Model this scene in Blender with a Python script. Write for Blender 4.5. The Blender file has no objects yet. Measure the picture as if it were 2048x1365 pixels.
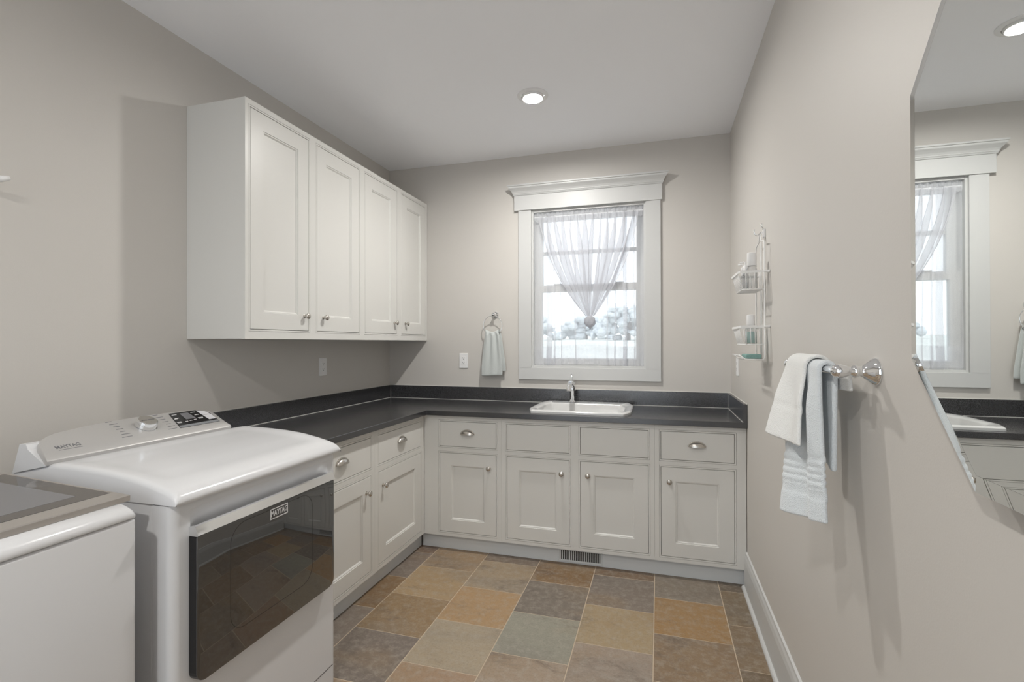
import bpy, bmesh, math, random
from mathutils import Vector, Matrix
PI = math.pi
random.seed(7)
scene = bpy.context.scene
COL = scene.collection

# ------------------------------------------------------------------ camera
W, H = 2.5604, 2.7539            # room width, ceiling height
YF = -5.3                        # wall behind the camera
cam_d = bpy.data.cameras.new('camera')
cam_d.sensor_fit = 'HORIZONTAL'
cam_d.sensor_width = 36.0
cam_d.lens = 995.4755 / 2048 * 36.0
cam_d.clip_start = 0.02
cam = bpy.data.objects.new('camera', cam_d)
COL.objects.link(cam)
cam.matrix_world = (Matrix.Translation((2.0968, -3.6019, 1.3498)) @ Matrix.Rotation(math.radians(16.397), 4, 'Z')
                    @ Matrix.Rotation(math.radians(90.251), 4, 'X') @ Matrix.Rotation(math.radians(-0.126), 4, 'Z'))
scene.camera = cam

# ------------------------------------------------------------------ world, light levels, exposure
SKY = 1.4
LAMP = 620.0
world = bpy.data.worlds.new('overcast_sky')
scene.world = world
world.use_nodes = True
bg = world.node_tree.nodes['Background']
bg.inputs[0].default_value = (0.86, 0.93, 1.0, 1)
bg.inputs[1].default_value = SKY
vs = scene.view_settings
vs.view_transform = 'Standard'
vs.look = 'None'
vs.gamma = 1.0
vs.use_curve_mapping = False
vs.exposure = 0.75
scene.cycles.max_bounces = 12
scene.cycles.diffuse_bounces = 8
scene.cycles.transparent_max_bounces = 24
scene.cycles.sample_clamp_indirect = 6.0

# the window and the added rear window let the sky in: portals only guide sampling, they add no light
def portal(name, loc, rot, sx, sy):
    l = bpy.data.lights.new(name, 'AREA')
    l.shape = 'RECTANGLE'; l.size = sx; l.size_y = sy
    l.cycles.is_portal = True
    o = bpy.data.objects.new(name, l)
    COL.objects.link(o)
    o.location = loc; o.rotation_euler = rot

portal('window_portal', (1.602, 0.16, 1.752), (-PI / 2, 0, 0), 0.85, 1.2)
portal('fill_window_portal', (1.28, YF - 0.16, 1.27), (PI / 2, 0, 0), 2.15, 2.4)

# ------------------------------------------------------------------ materials
MATS = {}

def new_mat(name):
    m = bpy.data.materials.new(name)
    m.use_nodes = True
    MATS[name] = m
    return m, m.node_tree.nodes, m.node_tree.links, m.node_tree.nodes['Principled BSDF']

def simple(name, col, rough=0.5, metal=0.0, bump=0.0, bscale=200.0, ior=1.45, coat=0.0, emit=None, es=0.0, var=0.0, trans=0.0):
    m, n, l, b = new_mat(name)
    b.inputs['Base Color'].default_value = (*col, 1)
    b.inputs['Roughness'].default_value = rough
    b.inputs['Metallic'].default_value = metal
    b.inputs['IOR'].default_value = ior
    b.inputs['Coat Weight'].default_value = coat
    b.inputs['Coat Roughness'].default_value = 0.05
    b.inputs['Transmission Weight'].default_value = trans
    if emit:
        b.inputs['Emission Color'].default_value = (*emit, 1)
        b.inputs['Emission Strength'].default_value = es
    if bump or var:
        tc = n.new('ShaderNodeTexCoord')
        no = n.new('ShaderNodeTexNoise')
        no.inputs['Scale'].default_value = bscale
        no.inputs['Detail'].default_value = 4
        l.new(tc.outputs['Object'], no.inputs['Vector'])
        if bump:
            bp = n.new('ShaderNodeBump')
            bp.inputs['Strength'].default_value = bump
            bp.inputs['Distance'].default_value = 0.002
            l.new(no.outputs['Fac'], bp.inputs['Height'])
            l.new(bp.outputs['Normal'], b.inputs['Normal'])
        if var:
            mx = n.new('ShaderNodeMix'); mx.data_type = 'RGBA'
            mx.inputs['A'].default_value = (*[c * (1 - var) for c in col], 1)
            mx.inputs['B'].default_value = (*[min(1, c * (1 + var)) for c in col], 1)
            l.new(no.outputs['Fac'], mx.inputs['Factor'])
            l.new(mx.outputs['Result'], b.inputs['Base Color'])
    return m

simple('wall_paint', (0.58, 0.557, 0.525), 0.5, bump=0.10, bscale=260)
simple('ceiling_paint', (0.925, 0.935, 0.965), 0.8, bump=0.06, bscale=300)
simple('trim_paint', (0.565, 0.57, 0.565), 0.40, bump=0.03, bscale=60)
simple('cabinet_paint', (0.67, 0.665, 0.64), 0.36, bump=0.04, bscale=90)
simple('cabinet_dark', (0.10, 0.09, 0.08), 0.8, bump=0.02)  # interior darkened to read as shade behind the door gaps
simple('toe_kick_paint', (0.62, 0.64, 0.65), 0.45, bump=0.1, bscale=40)
simple('nickel', (0.56, 0.53, 0.49), 0.27, 1.0, bump=0.03, bscale=500)
simple('chrome', (0.86, 0.87, 0.88), 0.06, 1.0, bump=0.005)
simple('white_enamel', (0.66, 0.665, 0.68), 0.22, coat=0.15, bump=0.006, bscale=30)
simple('console_silver', (0.50, 0.49, 0.48), 0.36, 0.35, bump=0.02, bscale=700)
simple('print_grey', (0.16, 0.16, 0.17), 0.6, var=0.1)
simple('print_light', (0.62, 0.62, 0.62), 0.6, var=0.1)
simple('black_gloss', (0.012, 0.012, 0.013), 0.12, bump=0.004)
simple('screen_grey', (0.16, 0.16, 0.17), 0.15, bump=0.004)
simple('panel_grey', (0.22, 0.23, 0.24), 0.35, bump=0.01)
simple('button_grey', (0.58, 0.58, 0.60), 0.4, bump=0.01)
simple('dark_seam', (0.05, 0.05, 0.055), 0.6, bump=0.01)
simple('plastic_white', (0.80, 0.80, 0.80), 0.35, bump=0.01)
simple('porcelain', (0.60, 0.60, 0.595), 0.12, coat=0.3, bump=0.004)
simple('caulk', (0.62, 0.61, 0.58), 0.5, bump=0.05)
simple('grout', (0.50, 0.41, 0.31), 0.85, bump=0.3, bscale=300, var=0.12)
simple('wire_white', (0.80, 0.80, 0.79), 0.3, bump=0.01)
simple('sponge_teal', (0.20, 0.34, 0.315), 0.8, bump=0.5, bscale=250, var=0.25)
simple('tinted_glass_lid', (0.06, 0.052, 0.046), 0.05, ior=1.75, var=0.05)
simple('lid_frame', (0.50, 0.47, 0.44), 0.3, 0.7, bump=0.02)
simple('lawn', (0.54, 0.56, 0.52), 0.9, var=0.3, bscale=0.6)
simple('leaf_haze', (0.58, 0.62, 0.64), 0.9, var=0.3, bscale=1.5)  # distance haze painted into the leaf colour
simple('bark', (0.16, 0.13, 0.11), 0.9, var=0.2, bscale=6)
simple('car_white', (0.85, 0.85, 0.85), 0.2, bump=0.01)
simple('rubber', (0.03, 0.03, 0.03), 0.8, bump=0.05)

def glass_mat():
    m, n, l, b = new_mat('clear_pane')
    out = n['Material Output']
    tr = n.new('ShaderNodeBsdfTransparent')
    gl = n.new('ShaderNodeBsdfGlossy'); gl.inputs['Roughness'].default_value = 0.02
    fr = n.new('ShaderNodeFresnel'); fr.inputs['IOR'].default_value = 1.45
    mx = n.new('ShaderNodeMixShader')
    l.new(fr.outputs[0], mx.inputs[0]); l.new(tr.outputs[0], mx.inputs[1]); l.new(gl.outputs[0], mx.inputs[2])
    l.new(mx.outputs[0], out.inputs['Surface'])

def sheer_mat(name, alpha, col):
    m, n, l, b = new_mat(name)
    out = n['Material Output']
    n.remove(b)
    tc = n.new('ShaderNodeTexCoord')
    no = n.new('ShaderNodeTexNoise'); no.inputs['Scale'].default_value = 700; no.inputs['Detail'].default_value = 2
    l.new(tc.outputs['Object'], no.inputs['Vector'])
    mr = n.new('ShaderNodeMapRange')
    mr.inputs['To Min'].default_value = alpha - 0.10; mr.inputs['To Max'].default_value = alpha + 0.10
    l.new(no.outputs['Fac'], mr.inputs['Value'])
    tr = n.new('ShaderNodeBsdfTransparent')
    tl = n.new('ShaderNodeBsdfTranslucent'); tl.inputs[0].default_value = (*col, 1)
    df = n.new('ShaderNodeBsdfDiffuse'); df.inputs[0].default_value = (*col, 1)
    m1 = n.new('ShaderNodeMixShader'); m1.inputs[0].default_value = 0.5
    l.new(tl.outputs[0], m1.inputs[1]); l.new(df.outputs[0], m1.inputs[2])
    m2 = n.new('ShaderNodeMixShader')
    l.new(mr.outputs[0], m2.inputs[0]); l.new(tr.outputs[0], m2.inputs[1]); l.new(m1.outputs[0], m2.inputs[2])
    l.new(m2.outputs[0], out.inputs['Surface'])

glass_mat()
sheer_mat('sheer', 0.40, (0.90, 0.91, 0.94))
sheer_mat('sheer_swag_shaded', 0.46, (0.76, 0.765, 0.795))  # greyer copy of sheer, fold shading put into the colour
sheer_mat('sheer_knot', 0.85, (0.62, 0.62, 0.65))  # denser and greyer still, shade of the gathers in its colour

def granite():
    m, n, l, b = new_mat('black_granite')
    tc = n.new('ShaderNodeTexCoord')
    no = n.new('ShaderNodeTexNoise'); no.inputs['Scale'].default_value = 420; no.inputs['Detail'].default_value = 3
    l.new(tc.outputs['Object'], no.inputs['Vector'])
    cr = n.new('ShaderNodeValToRGB')
    e = cr.color_ramp.elements
    e[0].position = 0.38; e[0].color = (0.004, 0.004, 0.005, 1)
    e[1].position = 0.72; e[1].color = (0.075, 0.075, 0.08, 1)
    l.new(no.outputs['Fac'], cr.inputs['Fac'])
    l.new(cr.outputs[0], b.inputs['Base Color'])
    b.inputs['Roughness'].default_value = 0.22
    b.inputs['IOR'].default_value = 1.85
    bp = n.new('ShaderNodeBump'); bp.inputs['Strength'].default_value = 0.12; bp.inputs['Distance'].default_value = 0.001
    l.new(no.outputs['Fac'], bp.inputs['Height']); l.new(bp.outputs[0], b.inputs['Normal'])
granite()

def tile_mat():
    m, n, l, b = new_mat('slate_tile')
    oi = n.new('ShaderNodeObjectInfo')
    geo = n.new('ShaderNodeNewGeometry')
    add = n.new('ShaderNodeVectorMath'); add.operation = 'MULTIPLY_ADD'
    cmb = n.new('ShaderNodeCombineXYZ')
    for i in range(3):
        l.new(oi.outputs['Random'], cmb.inputs[i])
    l.new(cmb.outputs[0], add.inputs[0])
    add.inputs[1].default_value = (61, 47, 33)
    l.new(geo.outputs['Position'], add.inputs[2])
    mp = n.new('ShaderNodeMapping'); mp.inputs['Scale'].default_value = (0.75, 1.5, 1)
    l.new(add.outputs[0], mp.inputs['Vector'])
    def noise(s, d, v, rough=0.6, dist=0.0):
        q = n.new('ShaderNodeTexNoise')
        q.inputs['Scale'].default_value = s; q.inputs['Detail'].default_value = d
        q.inputs['Roughness'].default_value = rough; q.inputs['Distortion'].default_value = dist
        l.new(v, q.inputs['Vector']); return q.outputs['Fac']
    def ramp(f, p0, p1):
        r = n.new('ShaderNodeMapRange'); r.interpolation_type = 'SMOOTHSTEP'
        r.inputs['From Min'].default_value = p0; r.inputs['From Max'].default_value = p1
        l.new(f, r.inputs['Value']); return r.outputs[0]
    def mul(f, k):
        r = n.new('ShaderNodeMath'); r.operation = 'MULTIPLY'; r.inputs[1].default_value = k
        l.new(f, r.inputs[0]); return r.outputs[0]
    def mix(f, a, c2, blend='MIX'):
        x = n.new('ShaderNodeMix'); x.data_type = 'RGBA'; x.blend_type = blend
        l.new(f, x.inputs['Factor']); l.new(a, x.inputs['A'])
        if isinstance(c2, tuple): x.inputs['B'].default_value = (*c2, 1)
        else: l.new(c2, x.inputs['B'])
        return x.outputs['Result']
    v = mp.outputs[0]
    c = oi.outputs['Color']
    c = mix(mul(ramp(noise(3.2, 3, v, 0.5), 0.50, 0.72), 0.38), c, (0.28, 0.185, 0.095))      # ochre clouds
    c = mix(mul(ramp(noise(2.6, 3, v, 0.55, 0.3), 0.50, 0.70), 0.40), c, (0.185, 0.165, 0.145))  # grey clouds
    c = mix(mul(ramp(noise(5.0, 9, v, 0.72, 0.4), 0.53, 0.68), 0.62), c, (0.105, 0.078, 0.062))  # dark smudges
    c = mix(mul(ramp(noise(26, 8, geo.outputs['Position'], 0.75), 0.42, 0.70), 0.50), c, (0.40, 0.36, 0.30))  # fine pale mottling
    c = mix(mul(ramp(noise(120, 4, geo.outputs['Position'], 0.7), 0.45, 0.7), 0.30), c, (0.11, 0.09, 0.075))
    l.new(c, b.inputs['Base Color'])
    b.inputs['Roughness'].default_value = 0.42
    bp = n.new('ShaderNodeBump'); bp.inputs['Strength'].default_value = 0.18; bp.inputs['Distance'].default_value = 0.002
    l.new(noise(45, 6, geo.outputs['Position'], 0.7), bp.inputs['Height']); l.new(bp.outputs[0], b.inputs['Normal'])
tile_mat()

def terry(name, col):
    m, n, l, b = new_mat(name)
    b.inputs['Base Color'].default_value = (*col, 1)
    b.inputs['Roughness'].default_value = 0.95
    b.inputs['Sheen Weight'].default_value = 0.3
    tc = n.new('ShaderNodeTexCoord')
    v = n.new('ShaderNodeTexVoronoi'); v.inputs['Scale'].default_value = 420
    l.new(tc.outputs['Object'], v.inputs['Vector'])
    bp = n.new('ShaderNodeBump'); bp.inputs['Strength'].default_value = 0.6; bp.inputs['Distance'].default_value = 0.002
    l.new(v.outputs['Distance'], bp.inputs['Height']); l.new(bp.outputs[0], b.inputs['Normal'])
terry('terry_white', (0.76, 0.765, 0.75))
terry('terry_blue_white', (0.66, 0.70, 0.725))
terry('terry_grey_green', (0.55, 0.58, 0.57))

def dark_glass():
    m, n, l, b = new_mat('smoked_glass')
    b.inputs['Base Color'].default_value = (0.022, 0.022, 0.022, 1)
    b.inputs['Roughness'].default_value = 0.03
    b.inputs['IOR'].default_value = 2.2
    tc = n.new('ShaderNodeTexCoord')
    no = n.new('ShaderNodeTexNoise'); no.inputs['Scale'].default_value = 3.0; no.inputs['Detail'].default_value = 0
    l.new(tc.outputs['Object'], no.inputs['Vector'])
    bp = n.new('ShaderNodeBump'); bp.inputs['Strength'].default_value = 0.06; bp.inputs['Distance'].default_value = 0.05
    l.new(no.outputs['Fac'], bp.inputs['Height']); l.new(bp.outputs[0], b.inputs['Normal'])
dark_glass()

def mirror_mat():
    m, n, l, b = new_mat('mirror_silver')
    b.inputs['Base Color'].default_value = (0.88, 0.90, 0.89, 1)
    b.inputs['Metallic'].default_value = 1.0
    b.inputs['Roughness'].default_value = 0.0
mirror_mat()

def clear_plastic(name, col, mixf):
    m, n, l, b = new_mat(name)
    out = n['Material Output']
    tr = n.new('ShaderNodeBsdfTransparent'); tr.inputs[0].default_value = (*col, 1)
    gl = n.new('ShaderNodeBsdfGlossy'); gl.inputs['Roughness'].default_value = 0.08
    lw = n.new('ShaderNodeLayerWeight'); lw.inputs['Blend'].default_value = mixf
    mx = n.new('ShaderNodeMixShader')
    l.new(lw.outputs['Facing'], mx.inputs[0]); l.new(tr.outputs[0], mx.inputs[1]); l.new(gl.outputs[0], mx.inputs[2])
    l.new(mx.outputs[0], out.inputs['Surface'])
clear_plastic('clear_bottle', (0.88, 0.89, 0.90), 0.45)
simple('teal_liquid', (0.50, 0.66, 0.62), 0.2, bump=0.01)
for k, f in enumerate((1.08, 0.33, 1.25)):
    simple('lamp_glow_%d' % k, (1, 0.93, 0.82), 0.5, emit=(1.0, 0.975, 0.93), es=LAMP * f, bump=0.001)

# ------------------------------------------------------------------ geometry helpers
def link(name, me, mat, parent=None):
    o = bpy.data.objects.new(name, me)
    COL.objects.link(o)
    if mat is not None:
        me.materials.clear(); me.materials.append(MATS[mat])
    if parent is not None:
        o.parent = parent
    return o

def root_of(p):
    while p.parent is not None:
        p = p.parent
    return p

def bm_obj(name, bm, mat, parent=None, smooth=False, recalc=True):
    """turn a bmesh given in world coordinates into one object; children are shifted into their root's frame"""
    if recalc:
        bmesh.ops.recalc_face_normals(bm, faces=bm.faces)
    if parent is not None:
        bmesh.ops.translate(bm, verts=bm.verts, vec=-root_of(parent).location)
    me = bpy.data.meshes.new(name)
    bm.to_mesh(me); bm.free()
    if smooth:
        for p in me.polygons: p.use_smooth = True
        if smooth is not True:
            me.set_sharp_from_angle(angle=math.radians(smooth))
    return link(name, me, mat, parent)

def thing(name, label, cat, loc, group=None):
    o = bpy.data.objects.new(name, None)
    o.empty_display_size = 0.05
    COL.objects.link(o)
    o.location = loc
    o['label'] = label; o['category'] = cat
    if group: o['group'] = group
    return o

def tag(o, label, cat, group=None):
    o['label'] = label; o['category'] = cat
    if group: o['group'] = group
    return o

def struct(o, label=None):
    o['kind'] = 'structure'
    if label: o['label'] = label
    return o

def box(bm, x0, x1, y0, y1, z0, z1, bevel=0.0, seg=2):
    r = bmesh.ops.create_cube(bm, size=1.0)
    vs_ = r['verts']
    for v in vs_:
        v.co = Vector(((x0 + x1) / 2 + v.co.x * (x1 - x0), (y0 + y1) / 2 + v.co.y * (y1 - y0), (z0 + z1) / 2 + v.co.z * (z1 - z0)))
    if bevel:
        es = list({e for v in vs_ for e in v.link_edges})
        bmesh.ops.bevel(bm, geom=es, offset=bevel, segments=seg, affect='EDGES', profile=0.5)
    return bm

def nbox(*a, **k):
    return box(bmesh.new(), *a, **k)

class Frame:
    """local (u, v, n) -> world"""
    def __init__(s, o, u, v, n):
        s.o, s.u, s.v, s.n = Vector(o), Vector(u), Vector(v), Vector(n)
    def __call__(s, a, b, c=0.0):
        return s.o + s.u * a + s.v * b + s.n * c

def loft_rects(bm, fr, u0, u1, v0, v1, loops, cap_end=True, cap_start=True):
    rings = []
    for ins, n in loops:
        rings.append([bm.verts.new(fr(*p, n)) for p in ((u0 + ins, v0 + ins), (u1 - ins, v0 + ins), (u1 - ins, v1 - ins), (u0 + ins, v1 - ins))])
    for a, b in zip(rings, rings[1:]):
        for i in range(4):
            j = (i + 1) % 4
            bm.faces.new((a[i], a[j], b[j], b[i]))
    if cap_start: bm.faces.new(rings[0][::-1])
    if cap_end: bm.faces.new(rings[-1])
    return bm

def loft_rings(bm, rings, cap0=True, cap1=True, closed=True):
    R = [[bm.verts.new(p) for p in r] for r in rings]
    for a, b in zip(R, R[1:]):
        n = len(a)
        for i in range(n if closed else n - 1):
            j = (i + 1) % n
            bm.faces.new((a[i], a[j], b[j], b[i]))
    if cap0: bm.faces.new(R[0][::-1])
    if cap1: bm.faces.new(R[-1])
    return bm

def lathe(bm, fr, prof, seg=24, cap=True):
    """prof: list of (radius, n); axis = frame n"""
    rings = []
    for r, n in prof:
        rings.append([fr(r * math.cos(2 * PI * k / seg), r * math.sin(2 * PI * k / seg), n) for k in range(seg)])
    return loft_rings(bm, rings, cap, cap)

def tube(bm, pts, r, seg=8, closed=False):
    pts = [Vector(p) for p in pts]
    n = len(pts)
    rad = r if isinstance(r, (list, tuple)) else [r] * n
    rings = []
    prev = None
    for i, p in enumerate(pts):
        if closed:
            t = (pts[(i + 1) % n] - pts[i - 1]).normalized()
        else:
            t = (pts[min(i + 1, n - 1)] - pts[max(i - 1, 0)]).normalized()
        if prev is None:
            a = Vector((0, 0, 1)) if abs(t.z) < 0.9 else Vector((1, 0, 0))
            x = t.cross(a).normalized()
        else:
            x = (prev - t * prev.dot(t)).normalized()
        prev = x
        y = t.cross(x)
        rings.append([p + (x * math.cos(2 * PI * k / seg) + y * math.sin(2 * PI * k / seg)) * rad[i] for k in range(seg)])
    if closed:
        R = [[bm.verts.new(q) for q in rr] for rr in rings]
        for i in range(n):
            a, b = R[i], R[(i + 1) % n]
            for k in range(seg):
                j = (k + 1) % seg
                bm.faces.new((a[k], a[j], b[j], b[k]))
        return bm
    return loft_rings(bm, rings)

def cells(bm, us, vs_, skip, fr, n0, n1):
    """slab in the (u,v) grid with some cells left out"""
    V = {}
    def vert(i, j, k):
        if (i, j, k) not in V:
            V[(i, j, k)] = bm.verts.new(fr(us[i], vs_[j], (n0, n1)[k]))
        return V[(i, j, k)]
    nu, nv = len(us) - 1, len(vs_) - 1
    full = lambda i, j: 0 <= i < nu and 0 <= j < nv and (i, j) not in skip
    for i in range(nu):
        for j in range(nv):
            if not full(i, j): continue
            for k in (0, 1):
                bm.faces.new([vert(i, j, k), vert(i + 1, j, k), vert(i + 1, j + 1, k), vert(i, j + 1, k)])
            for (di, dj, a, b) in ((-1, 0, (i, j), (i, j + 1)), (1, 0, (i + 1, j), (i + 1, j + 1)), (0, -1, (i, j), (i + 1, j)), (0, 1, (i, j + 1), (i + 1, j + 1))):
                if not full(i + di, j + dj):
                    bm.faces.new([vert(*a, 0), vert(*b, 0), vert(*b, 1), vert(*a, 1)])
    return bm

def text_obj(name, s, size, fr, u, v, n, mat, parent, bold=0.0, squash=1.0):
    cu = bpy.data.curves.new(name, 'FONT')
    cu.body = s; cu.size = size; cu.align_x = 'CENTER'; cu.align_y = 'CENTER'
    cu.extrude = 0.0002; cu.offset = bold; cu.resolution_u = 2
    t = bpy.data.objects.new('tmp_text', cu)
    COL.objects.link(t)
    dg = bpy.context.evaluated_depsgraph_get(); dg.update()
    me = bpy.data.meshes.new_from_object(t.evaluated_get(dg))
    bpy.data.objects.remove(t); bpy.data.curves.remove(cu)
    off = root_of(parent).location
    for vv in me.vertices:
        vv.co = fr(u + vv.co.x * squash, v + vv.co.y, n + vv.co.z) - off
    me.name = name
    return link(name, me, mat, parent)

def rrect(u0, u1, v0, v1, r, seg=5):
    """rounded rectangle outline, counter-clockwise; r = radius or four radii (bl, br, tr, tl)"""
    if not isinstance(r, (tuple, list)): r = (r,) * 4
    P = []
    for (cx, cy, a0, rr) in ((u0 + r[0], v0 + r[0], PI, r[0]), (u1 - r[1], v0 + r[1], 1.5 * PI, r[1]), (u1 - r[2], v1 - r[2], 0, r[2]), (u0 + r[3], v1 - r[3], PI / 2, r[3])):
        for k in range(seg + 1):
            a = a0 + PI / 2 * k / seg
            P.append((cx + rr * math.cos(a), cy + rr * math.sin(a)))
    return P

def inset(poly, d):
    """shrink a convex outline by d"""
    n = len(poly); out = []
    for i in range(n):
        a, b, c = Vector(poly[i - 1]), Vector(poly[i]), Vector(poly[(i + 1) % n])
        t = (c - a)
        if t.length < 1e-9: t = Vector((1, 0))
        t.normalize()
        nn = Vector((-t.y, t.x))
        out.append((b.x + nn.x * d, b.y + nn.y * d))
    return out

def plate(bm, fr, poly, n0, n1, bev=0.0):
    rings = [[fr(*p, n0) for p in poly]]
    if bev:
        rings.append([fr(*p, n1 - bev) for p in poly])
        rings.append([fr(*p, n1 - bev * 0.3) for p in inset(poly, bev * 0.3)])
        rings.append([fr(*p, n1) for p in inset(poly, bev)])
    else:
        rings.append([fr(*p, n1) for p in poly])
    return loft_rings(bm, rings)

FB = Frame((0, 0, 0), (1, 0, 0), (0, 0, 1), (0, -1, 0))      # facing the room from the back wall
FL = Frame((0, 0, 0), (0, 1, 0), (0, 0, 1), (1, 0, 0))       # facing the room from the left wall
FR = Frame((W, 0, 0), (0, -1, 0), (0, 0, 1), (-1, 0, 0))     # facing the room from the right wall (u = -y)
FZ = Frame((0, 0, 0), (1, 0, 0), (0, 1, 0), (0, 0, 1))

def off(fr, n):
    return Frame(fr(0, 0, n), fr.u, fr.v, fr.n)

# ------------------------------------------------------------------ room shell
WX0, WX1, WZ0, WZ1 = 1.187, 2.017, 1.165, 2.340     # window opening
T = 0.14
RWX0, RWX1, RWZ0, RWZ1 = 0.25, 2.31, 0.12, 2.42      # unseen opening added to let in frontal fill
fl = struct(bm_obj('floor', nbox(-T, W + T, YF - T, T, -0.08, -0.0015), 'grout'), 'slate look tiled floor with tan grout')
struct(bm_obj('ceiling', nbox(-T, W + T, YF - T, T, H, H + 0.1), 'ceiling_paint'), 'flat white painted ceiling')
struct(bm_obj('wall_left', nbox(-T, 0, YF, 0, -0.08, H), 'wall_paint'), 'greige painted side wall behind the cabinets')
struct(bm_obj('wall_right', nbox(W, W + T, YF, 0, -0.08, H), 'wall_paint'), 'greige painted side wall with towel bar')
struct(bm_obj('wall_back', cells(bmesh.new(), [-T, WX0, WX1, W + T], [-0.08, WZ0, WZ1, H], {(1, 1)}, FB, -T, 0), 'wall_paint'), 'greige painted wall around the window')
struct(bm_obj('wall_front', cells(bmesh.new(), [-T, RWX0, RWX1, W + T], [-0.08, RWZ0, RWZ1, H], {(1, 1)}, Frame((0, YF, 0), (1, 0, 0), (0, 0, 1), (0, -1, 0)), 0, T), 'wall_paint'), 'greige painted wall behind the camera with an opening added for fill daylight')

# floor tiles, laid in columns with every second column shifted by half a tile
PITCH = 0.3415
tile_cols = {
    (0, 1): (125, 100, 82), (0, 2): (132, 117, 106), (0, 3): (137, 107, 72), (0, 4): (134, 121, 111), (0, 5): (128, 110, 96),  # first brown includes the shadow along the cabinets
    (1, 1): (158, 131, 100), (1, 2): (170, 143, 106), (1, 3): (146, 118, 82), (1, 4): (120, 108, 99), (1, 5): (158, 130, 104),
    (2, 1): (122, 105, 90), (2, 2): (162, 142, 116), (2, 3): (174, 140, 99), (2, 4): (168, 152, 128), (2, 5): (162, 134, 108), (2, 6): (150, 130, 110),  # first grey-brown also has cabinet shadow in its colour
    (3, 1): (135, 105, 70), (3, 2): (122, 111, 100), (3, 3): (150, 147, 132), (3, 4): (162, 143, 124), (3, 5): (150, 130, 105),
    (4, 1): (125, 100, 75), (4, 2): (127, 114, 103), (4, 3): (166, 144, 110), (4, 4): (158, 141, 126), (4, 5): (146, 122, 95),
    (5, 1): (137, 123, 107), (5, 2): (160, 124, 78), (5, 3): (138, 114, 88), (5, 4): (134, 114, 92), (5, 5): (150, 132, 108),
    (6, 1): (110, 95, 78), (6, 2): (126, 109, 87), (6, 3): (132, 111, 86), (6, 4): (116, 97, 74), (6, 5): (140, 120, 95),
}
pal = list(tile_cols.values())
def s2l(c):
    return tuple((x / 255 / 12.92 if x < 10 else ((x / 255 + 0.055) / 1.055) ** 2.4) for x in c)
tile_mesh = {}
def tile_me(w, h):
    k = (round(w, 3), round(h, 3))
    if k not in tile_mesh:
        bm = bmesh.new()
        loft_rects(bm, FZ, -w / 2, w / 2, -h / 2, h / 2, [(0, -0.007), (0, -0.0012), (0.0014, 0.0)])
        bmesh.ops.recalc_face_normals(bm, faces=bm.faces)
        me = bpy.data.meshes.new('tile'); bm.to_mesh(me); bm.free()
        me.materials.append(MATS['slate_tile'])
        tile_mesh[k] = me
    return tile_mesh[k]
G = 0.0022
for c in range(-2, 7):
    x0, x1 = 0.705 + (c - 1) * PITCH, 0.705 + c * PITCH
    x0, x1 = max(x0, 0.001), min(x1, W - 0.001)
    if x1 - x0 < 0.02: continue
    ys = -0.506 if c % 2 else -0.676 + PITCH
    for r in range(0, 17):
        y1, y0 = ys - (r - 1) * PITCH, ys - r * PITCH
        y1, y0 = min(y1, -0.001), max(y0, YF + 0.001)
        if y1 - y0 < 0.02: continue
        if y0 > -0.56 or (x1 < 0.56 and y0 > -1.80): continue       # wholly under the cabinets
        me = tile_me(x1 - x0 - 2 * G, y1 - y0 - 2 * G)
        o = bpy.data.objects.new('tile', me)
        COL.objects.link(o); o.parent = fl
        o.location = ((x0 + x1) / 2, (y0 + y1) / 2, 0)
        col = tile_cols.get((c, r)) or random.choice(pal)
        g_ = sum(col) / 3
        o.color = (*s2l([(c_ * 0.94 + g_ * 0.06) * 0.96 for c_ in col]), 1)

# baseboards
def baseboard(name, fr, u0, u1):
    bm = bmesh.new()
    prof = [(0, 0.0), (0.016, 0.0), (0.016, 0.150), (0.013, 0.172), (0.009, 0.186), (0.008, 0.196), (0.0, 0.200)]
    loft_rings(bm, [[fr(u, v, n) for n, v in prof] for u in (u0, u1)])
    o = struct(bm_obj(name, bm, 'trim_paint'), 'tall white baseboard with shoe moulding')
    bm = bmesh.new()
    loft_rings(bm, [[fr(u, v, n) for n, v in [(0.016, 0), (0.030, 0), (0.029, 0.008), (0.025, 0.014), (0.016, 0.018)]] for u in (u0, u1)])
    bm_obj('shoe_moulding', bm, 'trim_paint', o)
baseboard('baseboard_right', FR, 0.612, -YF)
baseboard('baseboard_left', FL, YF, -1.82)

# ------------------------------------------------------------------ window
win = bpy.data.objects.new('window_1', None); COL.objects.link(win)
win.location = ((WX0 + WX1) / 2, 0, WZ0); struct(win, 'white cased double hung window above the sink')
def wpart(name, x0, x1, y0, y1, z0, z1, bev=0.0015, mat='trim_paint', parent=None):
    return bm_obj(name, nbox(x0, x1, y0, y1, z0, z1, bevel=bev), mat, parent or win)
wpart('side_casing', 1.093, WX0 + 0.004, -0.018, 0, 1.165, 2.345)
wpart('side_casing', WX1 - 0.004, 2.114, -0.018, 0, 1.165, 2.345)
wpart('bottom_casing', 1.093, 2.114, -0.018, 0, 1.081, WZ0 + 0.004)
wpart('head_casing', 1.063, 2.125, -0.026, 0, 2.340, 2.452)
bm = bmesh.new()
cp = [(0.0, 2.452), (0.030, 2.452), (0.033, 2.460), (0.036, 2.463), (0.036, 2.468), (0.042, 2.480), (0.052, 2.492), (0.060, 2.500), (0.062, 2.505), (0.062, 2.511), (0.068, 2.514), (0.068, 2.524), (0.0, 2.524)]
rings = []
for sgn, xe in ((-1, 1.063), (1, 2.125)):
    rings.append([Vector((xe + sgn * max(0, n - 0.026), -n, z)) for n, z in cp])
loft_rings(bm, rings)
bm_obj('crown_moulding', bm, 'trim_paint', win)
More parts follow.
